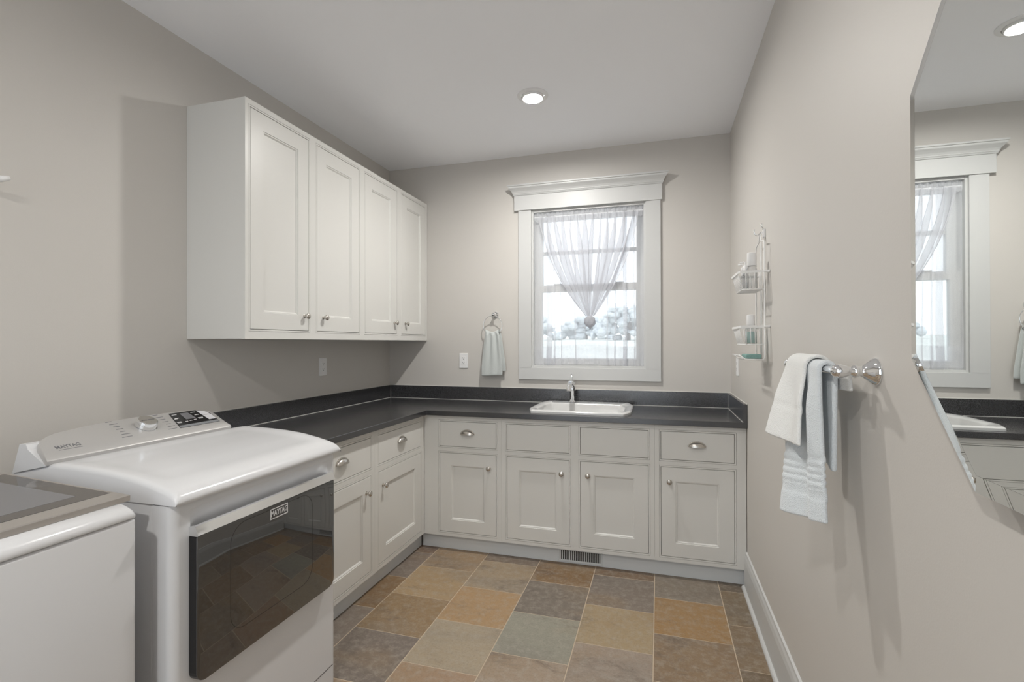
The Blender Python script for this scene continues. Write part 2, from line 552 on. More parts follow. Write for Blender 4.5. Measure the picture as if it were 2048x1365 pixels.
for (x0, x1) in ((WX0, WX0 + 0.018), (WX1 - 0.018, WX1)):
    wpart('jamb', x0, x1, 0.0, T, WZ0, WZ1)
wpart('jamb', WX0 + 0.018, WX1 - 0.018, 0.0, T, WZ1 - 0.018, WZ1)
wpart('window_sill', WX0 + 0.018, WX1 - 0.018, 0.0, T, WZ0, WZ0 + 0.018)
def sash(y0, y1, z0, z1, st, bot, top, muntin=None):
    x0, x1 = WX0 + 0.018, WX1 - 0.018
    f = bm_obj('sash', cells(bmesh.new(), [x0, x0 + st, x1 - st, x1], [z0, z0 + bot, z1 - top, z1], {(1, 1)}, Frame((0, y0, 0), (1, 0, 0), (0, 0, 1), (0, 1, 0)), 0, y1 - y0), 'trim_paint', win)
    bm_obj('pane', nbox(x0 + st, x1 - st, (y0 + y1) / 2, (y0 + y1) / 2 + 0.004, z0 + bot, z1 - top), 'clear_pane', f)
    if muntin:
        bm_obj('muntin', nbox(x0 + st, x1 - st, y0 + 0.004, y1 - 0.004, muntin - 0.013, muntin + 0.013), 'trim_paint', f)
sash(0.090, 0.125, 1.735, 2.322, 0.052, 0.045, 0.05, 2.030)
sash(0.050, 0.085, 1.183, 1.783, 0.055, 0.055, 0.050)
wpart('sash_lock', 1.35, 1.41, 0.045, 0.080, 1.783, 1.792, mat='trim_paint')
wpart('sash_lock', 1.80, 1.86, 0.045, 0.080, 1.783, 1.792, mat='trim_paint')

# window added behind the camera for soft frontal daylight
fill_win = bpy.data.objects.new('fill_window', None); COL.objects.link(fill_win)
fill_win.location = (1.30, YF, RWZ0); struct(fill_win, 'unseen white framed window added behind the camera for fill daylight')
f2 = Frame((0, YF, 0), (1, 0, 0), (0, 0, 1), (0, 1, 0))
bm_obj('casing', cells(bmesh.new(), [RWX0 - 0.1, RWX0, RWX1, RWX1 + 0.1], [RWZ0 - 0.1, RWZ0, RWZ1, RWZ1 + 0.1], {(1, 1)}, f2, 0, 0.018), 'trim_paint', fill_win)
XM = (RWX0 + RWX1) / 2
bm_obj('sash', cells(bmesh.new(), [RWX0, RWX0 + 0.05, XM - 0.03, XM + 0.03, RWX1 - 0.05, RWX1], [RWZ0, RWZ0 + 0.05, RWZ1 - 0.05, RWZ1], {(1, 1), (3, 1)}, f2, -0.09, -0.05), 'trim_paint', fill_win)
for (a, b_) in ((RWX0 + 0.05, XM - 0.03), (XM + 0.03, RWX1 - 0.05)):
    bm_obj('pane', nbox(a, b_, YF - 0.072, YF - 0.068, RWZ0 + 0.05, RWZ1 - 0.05), 'clear_pane', fill_win)

# ------------------------------------------------------------------ cabinets
def knob_bm(fr, u, v):
    f = Frame(fr(u, v, 0), fr.u, fr.v, fr.n)
    return lathe(bmesh.new(), f, [(0.010, 0.0), (0.010, 0.002), (0.0062, 0.004), (0.0055, 0.012), (0.0075, 0.016), (0.0135, 0.020), (0.0155, 0.0245), (0.0140, 0.029), (0.0085, 0.032), (0.002, 0.0328)], 20)

def cup_bm(fr, u, v):
    bm = bmesh.new()
    a, b, c = 0.046, 0.029, 0.024
    NP, NQ = 22, 8
    grid = []
    for i in range(NP + 1):
        ph = PI * i / NP
        row = []
        for j in range(NQ + 1):
            ps = PI / 2 * j / NQ
            row.append(bm.verts.new(fr(u + a * math.cos(ph), v - 0.012 + b * math.sin(ph) ** 0.8 * math.cos(ps), 0.002 + c * math.sin(ph) ** 0.7 * math.sin(ps))))
        grid.append(row)
    for i in range(NP):
        for j in range(NQ):
            bm.faces.new((grid[i][j], grid[i + 1][j], grid[i + 1][j + 1], grid[i][j + 1]))
    bmesh.ops.remove_doubles(bm, verts=bm.verts, dist=1e-5)
    bmesh.ops.recalc_face_normals(bm, faces=bm.faces)
    bmesh.ops.solidify(bm, geom=bm.faces, thickness=0.0022)
    # flange against the drawer
    pts = [(u + (a + 0.004) * math.cos(PI * i / 20), v - 0.012 + (b + 0.004) * math.sin(PI * i / 20)) for i in range(21)]
    plate(bm, fr, pts, 0.0, 0.002)
    return bm

def door(cab, fr, u0, u1, v0, v1, knob, stile=0.078):
    d = bm_obj('door', loft_rects(bmesh.new(), fr, u0, u1, v0, v1, [(0, -0.020), (0, -0.0015), (0.0015, 0.0), (stile, 0.0), (stile + 0.0015, -0.0035), (stile + 0.0055, -0.0035), (stile + 0.0115, -0.0095), (stile + 0.0115, -0.0185)], cap_end=False, cap_start=False), 'cabinet_paint', cab)
    bm_obj('door_panel', loft_rects(bmesh.new(), fr, u0 + stile + 0.0105, u1 - stile - 0.0105, v0 + stile + 0.0105, v1 - stile - 0.0105, [(0, -0.0185), (0, -0.0095)]), 'cabinet_paint', d)
    bm_obj('knob', knob_bm(fr, *knob), 'nickel', d, smooth=50)

def drawer(cab, fr, u0, u1, v0, v1, pull=True, name='drawer'):
    d = bm_obj(name, loft_rects(bmesh.new(), fr, u0, u1, v0, v1, [(0, -0.020), (0, -0.0015), (0.0015, 0.0)]), 'cabinet_paint', cab)
    if pull:
        bm_obj('cup_pull', cup_bm(fr, (u0 + u1) / 2, (v0 + v1) / 2 + 0.012), 'nickel', d, smooth=50)

def bead(cab, fr, u0, u1, v0, v1):
    # rounded bead around an inset opening; u0..v1 is the door or drawer itself
    o = [(-0.0100, -0.020), (-0.0100, -0.0007), (-0.0093, 0.0), (-0.0028, 0.0), (-0.0022, -0.0007), (-0.0022, -0.020)]
    bm_obj('bead', loft_rects(bmesh.new(), fr, u0, u1, v0, v1, o, False, False), 'cabinet_paint', cab)

def face_frame(cab, fr, ua, ub, va, vb, openings):
    e = 0.0110
    us = sorted({ua, ub} | {round(o[0] - e, 5) for o in openings} | {round(o[1] + e, 5) for o in openings})
    vs_ = sorted({va, vb} | {round(o[2] - e, 5) for o in openings} | {round(o[3] + e, 5) for o in openings})
    skip = set()
    for i in range(len(us) - 1):
        for j in range(len(vs_) - 1):
            cu, cv = (us[i] + us[i + 1]) / 2, (vs_[j] + vs_[j + 1]) / 2
            if any(o[0] - e < cu < o[1] + e and o[2] - e < cv < o[3] + e for o in openings): skip.add((i, j))
    bm_obj('face_frame', cells(bmesh.new(), us, vs_, skip, fr, -0.020, 0), 'cabinet_paint', cab)
    for o in openings: bead(cab, fr, *o)

DZ0, DZ1, RZ0, RZ1 = 0.682, 0.841, 0.128, 0.637
FD = 0.612
def base_cab(name, label, fr, ua, ub, bays, loc, depth=0.585, sink=False):
    """bays: (u0, u1, knob side or None, has pull)"""
    c = thing(name, label, 'cabinet', loc, 'white base cabinets')
    ops = []
    for (u0, u1, ks, pull) in bays:
        ops += [(u0, u1, DZ0, DZ1), (u0, u1, RZ0, RZ1)]
    face_frame(c, fr, ua + 0.0003, ub - 0.0003, 0.098, 0.881, ops)
    # carcass: five boards
    bm = bmesh.new()
    loft_rects(bm, fr, ua + 0.001, ub - 0.001, 0.098, 0.881, [(0, -depth), (0, -0.0205), (0.016, -0.0205), (0.016, -depth + 0.01)], cap_end=True, cap_start=True)
    if sink:      # open top for the basin: drop the upper board
        bm.free(); bm = bmesh.new()
        for (a, b_, z0, z1) in ((ua + 0.001, ua + 0.017, 0.098, 0.881), (ub - 0.017, ub - 0.001, 0.098, 0.881), (ua + 0.017, ub - 0.017, 0.098, 0.114)):
            loft_rects(bm, fr, a, b_, z0, z1, [(0, -depth), (0, -0.0205)])
        loft_rects(bm, fr, ua + 0.017, ub - 0.017, 0.114, 0.60, [(0, -depth), (0, -depth + 0.01)])
    bm_obj('carcass', bm, 'cabinet_paint' if not sink else 'cabinet_dark', c)
    for (u0, u1, ks, pull) in bays:
        drawer(c, fr, u0, u1, DZ0, DZ1, pull, 'drawer' if pull else 'false_drawer_front')
        door(c, fr, u0, u1, RZ0, RZ1, ((u1 - 0.045) if ks > 0 else (u0 + 0.045), 0.557))
        bm_obj('gap_shade_panel', loft_rects(bmesh.new(), fr, u0 - 0.01, u1 + 0.01, RZ0 - 0.01, DZ1 + 0.01, [(0, -0.030), (0, -0.024)]), 'cabinet_dark', c)  # dark sheet added so the door and drawer gaps look shaded
    return c

fb = off(FB, FD)
fls = off(FL, FD)
base_cab('base_cabinet', 'white base cabinet left of the sink cabinet, one cup-pull drawer above one knobbed door', fb, 0.613, 1.1465, [(0.724, 1.110, 1, True)], (0.88, -0.3, 0.098))
base_cab('sink_cabinet', 'white sink base cabinet with two plain false drawer fronts over a pair of doors', fb, 1.1465, 2.073, [(1.183, 1.575, 1, False), (1.645, 2.037, -1, False)], (1.61, -0.3, 0.098), sink=True)
base_cab('base_cabinet', 'white base cabinet against the towel bar wall, one cup-pull drawer above one knobbed door', fb, 2.073, 2.558, [(2.109, 2.497, -1, True)], (2.316, -0.3, 0.098))
base_cab('base_cabinet', 'white base cabinet under the wall cabinet, next to the inside corner', fls, -1.209, -0.613, [(-1.171, -0.660, -1, True)], (0.3, -0.91, 0.098))
base_cab('base_cabinet', 'white base cabinet under the wall cabinet, half hidden by the dryer', fls, -1.8165, -1.209, [(-1.760, -1.247, 1, True)], (0.3, -1.51, 0.098))

tk = bm_obj('toe_kick_board', nbox(0.578, 1.500, -0.572, -0.556, 0.001, 0.0975), 'toe_kick_paint')
tag(tk, 'bluish white recessed kick board left of the floor register, running into the corner', 'kick board')
tk = bm_obj('toe_kick_board', nbox(1.5005, W - 0.001, -0.572, -0.556, 0.001, 0.0975), 'toe_kick_paint')
tag(tk, 'bluish white recessed kick board behind the register, running to the tall baseboard', 'kick board')
tk = bm_obj('toe_kick_board', nbox(0.556, 0.572, -1.8165, -0.5725, 0.001, 0.0975), 'toe_kick_paint')
tag(tk, 'recessed kick board below the cabinets that run to the dryer', 'kick board')

# register grille in the kick board
gr = thing('floor_register', 'white metal air register with dark vertical slots in the kick board', 'vent', (1.63, -0.575, 0.03))
bm = bmesh.new()
loft_rects(bm, off(FB, 0.573), 1.500, 1.768, 0.006, 0.096, [(0, 0), (0.002, 0.004), (0.010, 0.005), (0.010, 0.0015)], cap_end=False, cap_start=False)
bm_obj('grille_frame', bm, 'toe_kick_paint', gr)
bm_obj('duct_dark_sheet', nbox(1.509, 1.759, -0.5745, -0.5735, 0.014, 0.088), 'black_gloss', gr)  # black sheet standing in for the shaded duct behind the fins
nf = 21
for k in range(nf + 1):
    x = 1.515 + (1.753 - 1.515) * k / nf
    bm_obj('fin', nbox(x - 0.0027, x + 0.0027, -0.5775, -0.5748, 0.0165, 0.0855), 'toe_kick_paint', gr)
for (z0, z1) in ((0.0145, 0.0215), (0.0805, 0.0875)):
    bm_obj('grille_rail', nbox(1.5095, 1.7585, -0.5776, -0.5746, z0, z1), 'toe_kick_paint', gr)

# wall cabinet
UZ0, UZ1, UD, UN = 1.372, 2.453, 0.336, -1.8165
uc = thing('wall_cabinet', 'long white wall cabinet with four tall inset doors above the counter', 'cabinet', (0.17, -0.908, UZ0))
fu = off(FL, UD)
ud = [(-1.786, -1.398), (-1.330, -0.938), (-0.873, -0.482), (-0.411, -0.038)]
VZ0, VZ1 = 1.417, 2.418
face_frame(uc, fu, UN, -0.002, UZ0, UZ1, [(a, b_, VZ0, VZ1) for a, b_ in ud])
bm_obj('carcass', loft_rects(bmesh.new(), fu, UN + 0.001, -0.003, UZ0 + 0.001, UZ1 - 0.001, [(0, -UD + 0.001), (0, -0.0205), (0.016, -0.0205), (0.016, -UD + 0.012)]), 'cabinet_paint', uc)
for k, (a, b_) in enumerate(ud):
    door(uc, fu, a, b_, VZ0, VZ1, ((b_ - 0.032) if k % 2 == 0 else (a + 0.052), 1.492))
    bm_obj('gap_shade_panel', loft_rects(bmesh.new(), fu, a - 0.01, b_ + 0.01, VZ0 - 0.01, VZ1 + 0.01, [(0, -0.030), (0, -0.024)]), 'cabinet_dark', uc)  # same dark backing, standing in for shade in the gaps

# ------------------------------------------------------------------ countertop, sink, faucet
CT, CD = 0.914, 0.647
ct = thing('countertop', 'L-shaped speckled black granite countertop with low backsplash', 'countertop', (0.647, -0.647, 0.882))
SX0, SX1, SY0, SY1 = 1.335, 1.900, -0.570, -0.12
us = [0.002, CD, SX0, SX1, W - 0.002]
vs_ = [UN, -CD, SY0, SY1, -0.002]
sk = {(1, 0), (2, 0), (3, 0), (2, 2)}
bm = cells(bmesh.new(), us, vs_, sk, FZ, 0.882, CT)
bmesh.ops.remove_doubles(bm, verts=bm.verts, dist=1e-6)
o = bm_obj('slab', bm, 'black_granite', ct)
bv = o.modifiers.new('edge', 'BEVEL'); bv.width = 0.002; bv.segments = 2; bv.limit_method = 'ANGLE'
bs1 = bm_obj('backsplash', nbox(0.0225, W - 0.0225, -0.022, -0.002, CT, CT + 0.1, bevel=0.001), 'black_granite', ct)
bs2 = bm_obj('backsplash', nbox(0.002, 0.022, UN, -0.002, CT, CT + 0.1, bevel=0.001), 'black_granite', ct)
bs3 = bm_obj('backsplash', nbox(W - 0.022, W - 0.002, -CD, -0.002, CT, CT + 0.1, bevel=0.001), 'black_granite', ct)
bm = bmesh.new(); tube(bm, [(0.024, -0.0235, CT + 0.001), (W - 0.024, -0.0235, CT + 0.001)], 0.0016, 5); bm_obj('caulk_joint', bm, 'caulk', bs1)
bm = bmesh.new(); tube(bm, [(0.0235, -0.024, CT + 0.001), (0.0235, UN, CT + 0.001)], 0.0016, 5); bm_obj('caulk_joint', bm, 'caulk', bs2)
bm = bmesh.new(); tube(bm, [(W - 0.0235, -0.024, CT + 0.001), (W - 0.0235, -CD + 0.004, CT + 0.001)], 0.0016, 5); bm_obj('caulk_joint', bm, 'caulk', bs3)
for bs, pts in ((bs1, [(0.003, -0.003, 1.0145), (W - 0.003, -0.003, 1.0145)]), (bs2, [(0.003, -0.003, 1.0145), (0.003, UN, 1.0145)]), (bs3, [(W - 0.004, -0.003, 1.0145), (W - 0.004, -CD, 1.0145)])):
    bm = bmesh.new(); tube(bm, pts, 0.003, 6); bm_obj('caulk_top', bm, 'caulk', bs)
bm = bmesh.new(); tube(bm, [(0.0225, -0.0225, CT), (0.0225, -0.0225, CT + 0.1)], 0.001, 5); bm_obj('corner_joint', bm, 'caulk', bs1)
bm = bmesh.new(); tube(bm, [(W - 0.0225, -0.0225, CT), (W - 0.0225, -0.0225, CT + 0.1)], 0.001, 5); bm_obj('corner_joint', bm, 'caulk', bs3)

def octo(cx, cy, hx, hy, bulge, r):
    """rectangle with bowed sides and clipped, softened corners"""
    pts = [(cx - hx, cy - hy), (cx + hx, cy - hy), (cx + hx + bulge, cy - hy * 0.62), (cx + hx + bulge, cy + hy * 0.55), (cx + hx, cy + hy), (cx - hx, cy + hy), (cx - hx - bulge, cy + hy * 0.55), (cx - hx - bulge, cy - hy * 0.62)]
    out = []
    n = len(pts)
    for i in range(n):
        a, b, c = Vector(pts[i - 1]), Vector(pts[i]), Vector(pts[(i + 1) % n])
        p, q = b + (a - b).normalized() * r, b + (c - b).normalized() * r
        for k in range(5):
            t = k / 4
            m = p.lerp(b, t).lerp(b.lerp(q, t), t)
            out.append((m.x, m.y))
    return out
sk_ = thing('sink', 'white drop-in utility sink with clipped corners set in the granite', 'sink', (1.617, -0.327, CT))
bm = bmesh.new()
cx, cy = 1.617, -0.327
O1 = octo(cx, cy, 0.285, 0.270, 0.034, 0.012)
O2 = octo(cx, cy, 0.279, 0.264, 0.034, 0.012)
O3 = octo(cx, cy - 0.030, 0.245, 0.195, 0.030, 0.014)
O4 = octo(cx, cy - 0.030, 0.238, 0.188, 0.028, 0.014)
O5 = octo(cx, cy - 0.030, 0.205, 0.165, 0.010, 0.03)
rz = lambda P, z: [Vector((x, y, z)) for x, y in P]
loft_rings(bm, [rz(O1, CT + 0.0005), rz(O1, CT + 0.013), rz(O2, CT + 0.020), rz(inset(O2, 0.006), CT + 0.0215), rz(O3, CT + 0.0175), rz(O4, CT + 0.010), rz(O5, CT - 0.17)], cap0=False, cap1=True)
bm_obj('basin', bm, 'porcelain', sk_, smooth=40)
bm_obj('drain', lathe(bmesh.new(), Frame((cx, cy - 0.03, CT - 0.1695), (1, 0, 0), (0, 1, 0), (0, 0, 1)), [(0.045, 0), (0.045, 0.002), (0.034, 0.002), (0.030, -0.0002)], 24), 'chrome', sk_, smooth=40)
bm_obj('side_shelf', nbox(1.715, 1.845, -0.52, -0.19, CT - 0.16, CT - 0.035, bevel=0.008), 'porcelain', sk_)

fx, fy, fz = 1.513, -0.112, CT + 0.0200
fa = thing('faucet', 'slim chrome single-lever faucet standing on the sink rim', 'faucet', (fx, fy, fz))
ff = Frame((fx, fy, fz), (1, 0, 0), (0, 1, 0), (0, 0, 1))
bm_obj('base_flange', lathe(bmesh.new(), ff, [(0.026, 0), (0.026, 0.004), (0.022, 0.008), (0.020, 0.012)], 28), 'chrome', fa, smooth=40)
bm_obj('body', lathe(bmesh.new(), ff, [(0.0185, 0.008), (0.0178, 0.05), (0.0185, 0.075), (0.0195, 0.09), (0.0195, 0.125), (0.018, 0.135), (0.012, 0.141), (0.003, 0.143)], 28), 'chrome', fa, smooth=40)
bm = bmesh.new()
sp = [(fx, fy - 0.004, fz + 0.110), (fx, fy - 0.030, fz + 0.128), (fx, fy - 0.062, fz + 0.140), (fx, fy - 0.095, fz + 0.140), (fx, fy - 0.122, fz + 0.130), (fx, fy - 0.138, fz + 0.112), (fx, fy - 0.144, fz + 0.090)]
tube(bm, sp, [0.015, 0.0155, 0.016, 0.0165, 0.017, 0.017, 0.016], 18)
bm_obj('spout', bm, 'chrome', fa, smooth=50)
bm = bmesh.new()
tube(bm, [(fx, fy, fz + 0.140), (fx - 0.004, fy + 0.012, fz + 0.160), (fx - 0.010, fy + 0.030, fz + 0.182), (fx - 0.013, fy + 0.036, fz + 0.190)], [0.008, 0.0055, 0.0065, 0.008], 12)
bm_obj('lever', bm, 'chrome', fa, smooth=50)
for s in (-1, 1):
    bm = bmesh.new(); tube(bm, [(fx + s * 0.017, fy, fz + 0.086), (fx + s * 0.022, fy, fz + 0.086)], 0.0055, 10)
    bm_obj('side_button', bm, 'chrome', fa, smooth=50)

# ------------------------------------------------------------------ dryer
dx0, dxf, dy0, dy1 = 0.255, 0.868, -2.598, -1.905
dr = thing('dryer', 'white front-loading dryer with smoked glass door beside the counter', 'dryer', (0.52, -2.25, 0))
bm_obj('cabinet_body', nbox(dx0, 0.800, dy0 + 0.002, dy1 - 0.002, 0.02, 0.922, bevel=0.006), 'white_enamel', dr)
for (x, y) in ((0.30, dy0 + 0.06), (0.30, dy1 - 0.06), (0.80, dy0 + 0.06), (0.80, dy1 - 0.06)):
    bm_obj('foot', lathe(bmesh.new(), Frame((x, y, 0.0005), (1, 0, 0), (0, 1, 0), (0, 0, 1)), [(0.022, 0), (0.022, 0.012), (0.012, 0.014), (0.012, 0.022)], 16), 'rubber', dr)
fd = off(FL, dxf)
# front panel with rounded vertical corners and a scooped hand recess above the door
dwy0, dwy1 = -2.548, -1.955
bm = bmesh.new()
sc0, sc1 = 0.820, 0.898
cells(bm, [dy0 + 0.022, dwy0 + 0.004, dwy1 - 0.004, dy1 - 0.022], [0.02, sc0, sc1, 0.920], {(1, 1)}, fd, -0.066, 0)
for s, ye in ((1, dy0), (-1, dy1)):
    arc = [(ye + s * 0.022, -0.066), (ye, -0.066), (ye, -0.022)]
    arc += [(ye + s * (0.022 - 0.022 * math.cos(a * PI / 12)), -0.022 + 0.022 * math.sin(a * PI / 12)) for a in range(1, 7)]
    loft_rings(bm, [[fd(u, v, n) for u, n in arc] for v in (0.02, 0.920)])
bm_obj('front_panel', bm, 'white_enamel', dr, smooth=30)
bm = bmesh.new()
rings = []
ny = 24
for k in range(ny + 1):
    t = k / ny
    y = dwy0 + 0.004 + (dwy1 - dwy0 - 0.008) * t
    e = min(1.0, min(t, 1 - t) / 0.07)
    dep = 0.020 * math.sqrt(max(0, 1 - (1 - e) ** 2))
    rings.append([fd(y, sc1 - (sc1 - sc0) * j / 10, -0.0005 - dep * math.sin(min(1.0, j / 7) * PI / 2)) for j in range(11)])
loft_rings(bm, rings, False, False, closed=False)
bm_obj('hand_recess', bm, 'white_enamel', dr, smooth=True)
# base seam
bm_obj('lower_seam', nbox(dxf - 0.002, dxf + 0.0006, dy0 + 0.02, dy1 - 0.02, 0.092, 0.0945), 'dark_seam', dr)
# door
dd = off(FL, 0.897)
P = rrect(dwy0, dwy1, 0.425, 0.826, (0.03, 0.03, 0.004, 0.004))
bm = bmesh.new()
loft_rings(bm, [[dd(*p, -0.0285) for p in P], [dd(*p, -0.003) for p in P]])
dor = bm_obj('dryer_door', bm, 'black_gloss', dr)
bm = bmesh.new(); plate(bm, dd, P, -0.003, 0.0, 0.0025)
bm_obj('door_glass', bm, 'smoked_glass', dor, smooth=25)
# faint inner window outline moulded in the glass
bm = bmesh.new()
ring = rrect(dwy0 + 0.11, dwy1 - 0.125, 0.50, 0.815, 0.055, 8)
tube(bm, [dd(*p, -0.0006) for p in ring], 0.0011, 6, closed=True)
bm_obj('inner_window_rim', bm, 'black_gloss', dor, smooth=True)
# chrome handle lip
bm = bmesh.new()
hp = [(-0.030, 0.8265), (0.001, 0.8265), (0.004, 0.829), (-0.006, 0.853), (-0.010, 0.856), (-0.030, 0.851)]
loft_rings(bm, [[dd(y, v, n) for n, v in hp] for y in (dwy0, dwy0 + 0.012, dwy1 - 0.012, dwy1)])
bm_obj('door_handle', bm, 'chrome', dor)
# badge
bm = bmesh.new(); loft_rects(bm, dd, -2.283, -2.205, 0.781, 0.815, [(0, 0.0001), (0, 0.0008), (0.003, 0.0008), (0.003, 0.0003)], cap_start=False, cap_end=False)
bm_obj('badge_border', bm, 'print_light', dor)
text_obj('badge_lettering', 'MAYTAG', 0.0245, dd, -2.244, 0.798, 0.0006, 'print_light', dor, bold=0.0006, squash=0.74)

# lid
def prof(x):
    K = [(0.25, 0.972), (0.33, 0.985), (0.42, 1.005), (0.52, 1.004), (0.63, 0.999), (0.72, 0.990), (0.79, 0.977), (0.84, 0.965), (0.865, 0.957), (0.880, 0.948), (0.887, 0.940), (0.8885, 0.930)]
    for (a, za), (b, zb) in zip(K, K[1:]):
        if x <= b: return za + (zb - za) * (x - a) / (b - a)
    return K[-1][1]
bm = bmesh.new()
xs = [0.25 + 0.03 * k for k in range(19)] + [0.81, 0.83, 0.845, 0.86, 0.870, 0.878, 0.884, 0.8875, 0.889]
ly0, ly1 = dy0 - 0.004, dy1 + 0.004
offs = [0, 0.002, 0.006, 0.012, 0.020, 0.03, 0.05, 0.07, 0.09]
ys_ = [ly0 + o_ for o_ in offs] + [ly0 + 0.12 + (ly1 - ly0 - 0.24) * k / 8 for k in range(9)] + [ly1 - o_ for o_ in offs[::-1]]
rows = []
for x in xs:
    row = []
    for y in ys_:
        d = min(y - ly0, ly1 - y)
        drop = 0.013 * (1 - math.sqrt(max(0, 1 - (1 - min(1, d / 0.016)) ** 2)))
        sm = lambda a, b, t: (lambda q: q * q * (3 - 2 * q))(max(0, min(1, (t - a) / (b - a))))
        dish = 0.005 * sm(0.03, 0.075, d) * (1 - sm(0.76, 0.82, x)) * sm(0.40, 0.46, x)
        row.append(Vector((x, y, max(0.926, prof(x) - drop * min(1, (prof(x) - 0.926) / 0.02) - dish))))
    rows.append([Vector((x, ly0, 0.9235))] + row + [Vector((x, ly1, 0.9235))])
rows.append([Vector((0.886, p.y, 0.9235)) for p in rows[-1]])
loft_rings(bm, rows, closed=False, cap0=True, cap1=False)
bm.faces.new([bm.verts.new(v) for v in ((0.25, ly0, 0.9235), (0.886, ly0, 0.9235), (0.886, ly1, 0.9235), (0.25, ly1, 0.9235))])
bmesh.ops.remove_doubles(bm, verts=bm.verts, dist=1e-5)
bm_obj('lid', bm, 'white_enamel', dr, smooth=50)

# console: white housing and silver fascia
FC = Frame((0.405, 0, 1.004), (0, 1, 0), (-0.888, 0, 0.46), (0.46, 0, 0.888))
fas = [(-2.606, -0.004), (-1.964, -0.004), (-1.960, 0.054), (-1.957, 0.100), (-1.966, 0.122), (-1.980, 0.136), (-2.000, 0.144), (-2.060, 0.151), (-2.140, 0.156), (-2.230, 0.157), (-2.330, 0.154), (-2.430, 0.145), (-2.517, 0.132), (-2.545, 0.121), (-2.567, 0.107), (-2.583, 0.088), (-2.592, 0.068)]
con = bm_obj('console', plate(bmesh.new(), FC, fas, -0.004, 0.012, 0.008), 'console_silver', dr, smooth=35)
bm = bmesh.new()
hs = [(0.405, 0.998), (0.36, 1.024), (0.330, 1.041), (0.322, 1.056), (0.294, 1.056), (0.262, 0.968)]
loft_rings(bm, [[Vector((x, -2.606, z)) for x, z in hs], [Vector((x, -1.962, z)) for x, z in hs]])
bm_obj('console_housing', bm, 'white_enamel', dr)
# dial
fdial = Frame(FC(-2.262, 0.086, 0.012), FC.u, FC.v, FC.n)
dl = bm_obj('dial', lathe(bmesh.new(), fdial, [(0.036, 0), (0.036, 0.003), (0.033, 0.004), (0.0325, 0.022), (0.031, 0.026), (0.029, 0.027)], 40), 'chrome', dr, smooth=30)
bm_obj('dial_face', lathe(bmesh.new(), fdial, [(0.0285, 0.0268), (0.0283, 0.0278), (0.0005, 0.0278)], 40), 'nickel', dl)
text_obj('dial_lettering', 'EXTRA POWER', 0.0068, fdial, 0, 0, 0.0281, 'print_grey', dl, bold=0.0001)
text_obj('console_lettering', 'MAYTAG', 0.021, FC, -2.524, 0.052, 0.0123, 'print_grey', con, bold=0.0005, squash=0.8)
bm_obj('lettering_underline', loft_rects(bmesh.new(), FC, -2.556, -2.492, 0.0365, 0.0385, [(0, 0.0118), (0, 0.0123)]), 'print_grey', con)
# cycle marks either side of the dial (too small to read in the photograph)
for s, ua in ((-1, -2.345), (1, -2.180)):
    for k in range(7):
        v = 0.145 - 0.0165 * k
        w = (0.020, 0.027, 0.022, 0.024, 0.018, 0.028, 0.034)[k]
        u = ua + s * 0.0 - (0.006 if k in (0, 6) else 0)
        bm_obj('cycle_mark', loft_rects(bmesh.new(), FC, u - w / 2, u + w / 2, v - 0.0016, v + 0.0016, [(0, 0.0118), (0, 0.0122)]), 'button_grey' if False else 'print_grey', con)
# control panel
dp = [(-2.160, 0.040), (-1.985, 0.040), (-1.979, 0.105), (-1.985, 0.122), (-2.000, 0.134), (-2.020, 0.140), (-2.135, 0.142)]
ctl = bm_obj('control_panel', plate(bmesh.new(), FC, dp, 0.0118, 0.0128), 'black_gloss', dr)
bm_obj('display', plate(bmesh.new(), FC, [(-2.100, 0.088), (-2.058, 0.088), (-2.062, 0.132), (-2.097, 0.132)], 0.0128, 0.0133), 'screen_grey', ctl)
bm_obj('lower_strip', plate(bmesh.new(), FC, [(-2.158, 0.041), (-1.987, 0.041), (-1.986, 0.055), (-2.155, 0.055)], 0.0128, 0.0132), 'panel_grey', ctl)
for pts in ([(-2.019, 0.100), (-1.984, 0.100), (-1.987, 0.118), (-2.002, 0.131), (-2.022, 0.136)], [(-2.016, 0.064), (-1.984, 0.064), (-1.982, 0.098), (-2.019, 0.098)]):
    bm_obj('start_button', plate(bmesh.new(), FC, pts, 0.0128, 0.0136), 'button_grey', ctl)
for (u, v, w) in ((-2.122, 0.128, .020), (-2.128, 0.104, .018), (-2.134, 0.100, .014), (-2.138, 0.078, .018), (-2.138, 0.073, .016), (-2.108, 0.075, .012), (-2.088, 0.077, .012), (-2.068, 0.079, .012), (-2.042, 0.128, .020), (-2.040, 0.108, .018), (-2.040, 0.086, .022), (-2.040, 0.081, .018)):
    bm_obj('panel_mark', loft_rects(bmesh.new(), FC, u - w / 2, u + w / 2, v - 0.0016, v + 0.0016, [(0, 0.0126), (0, 0.0132)]), 'print_light', ctl)

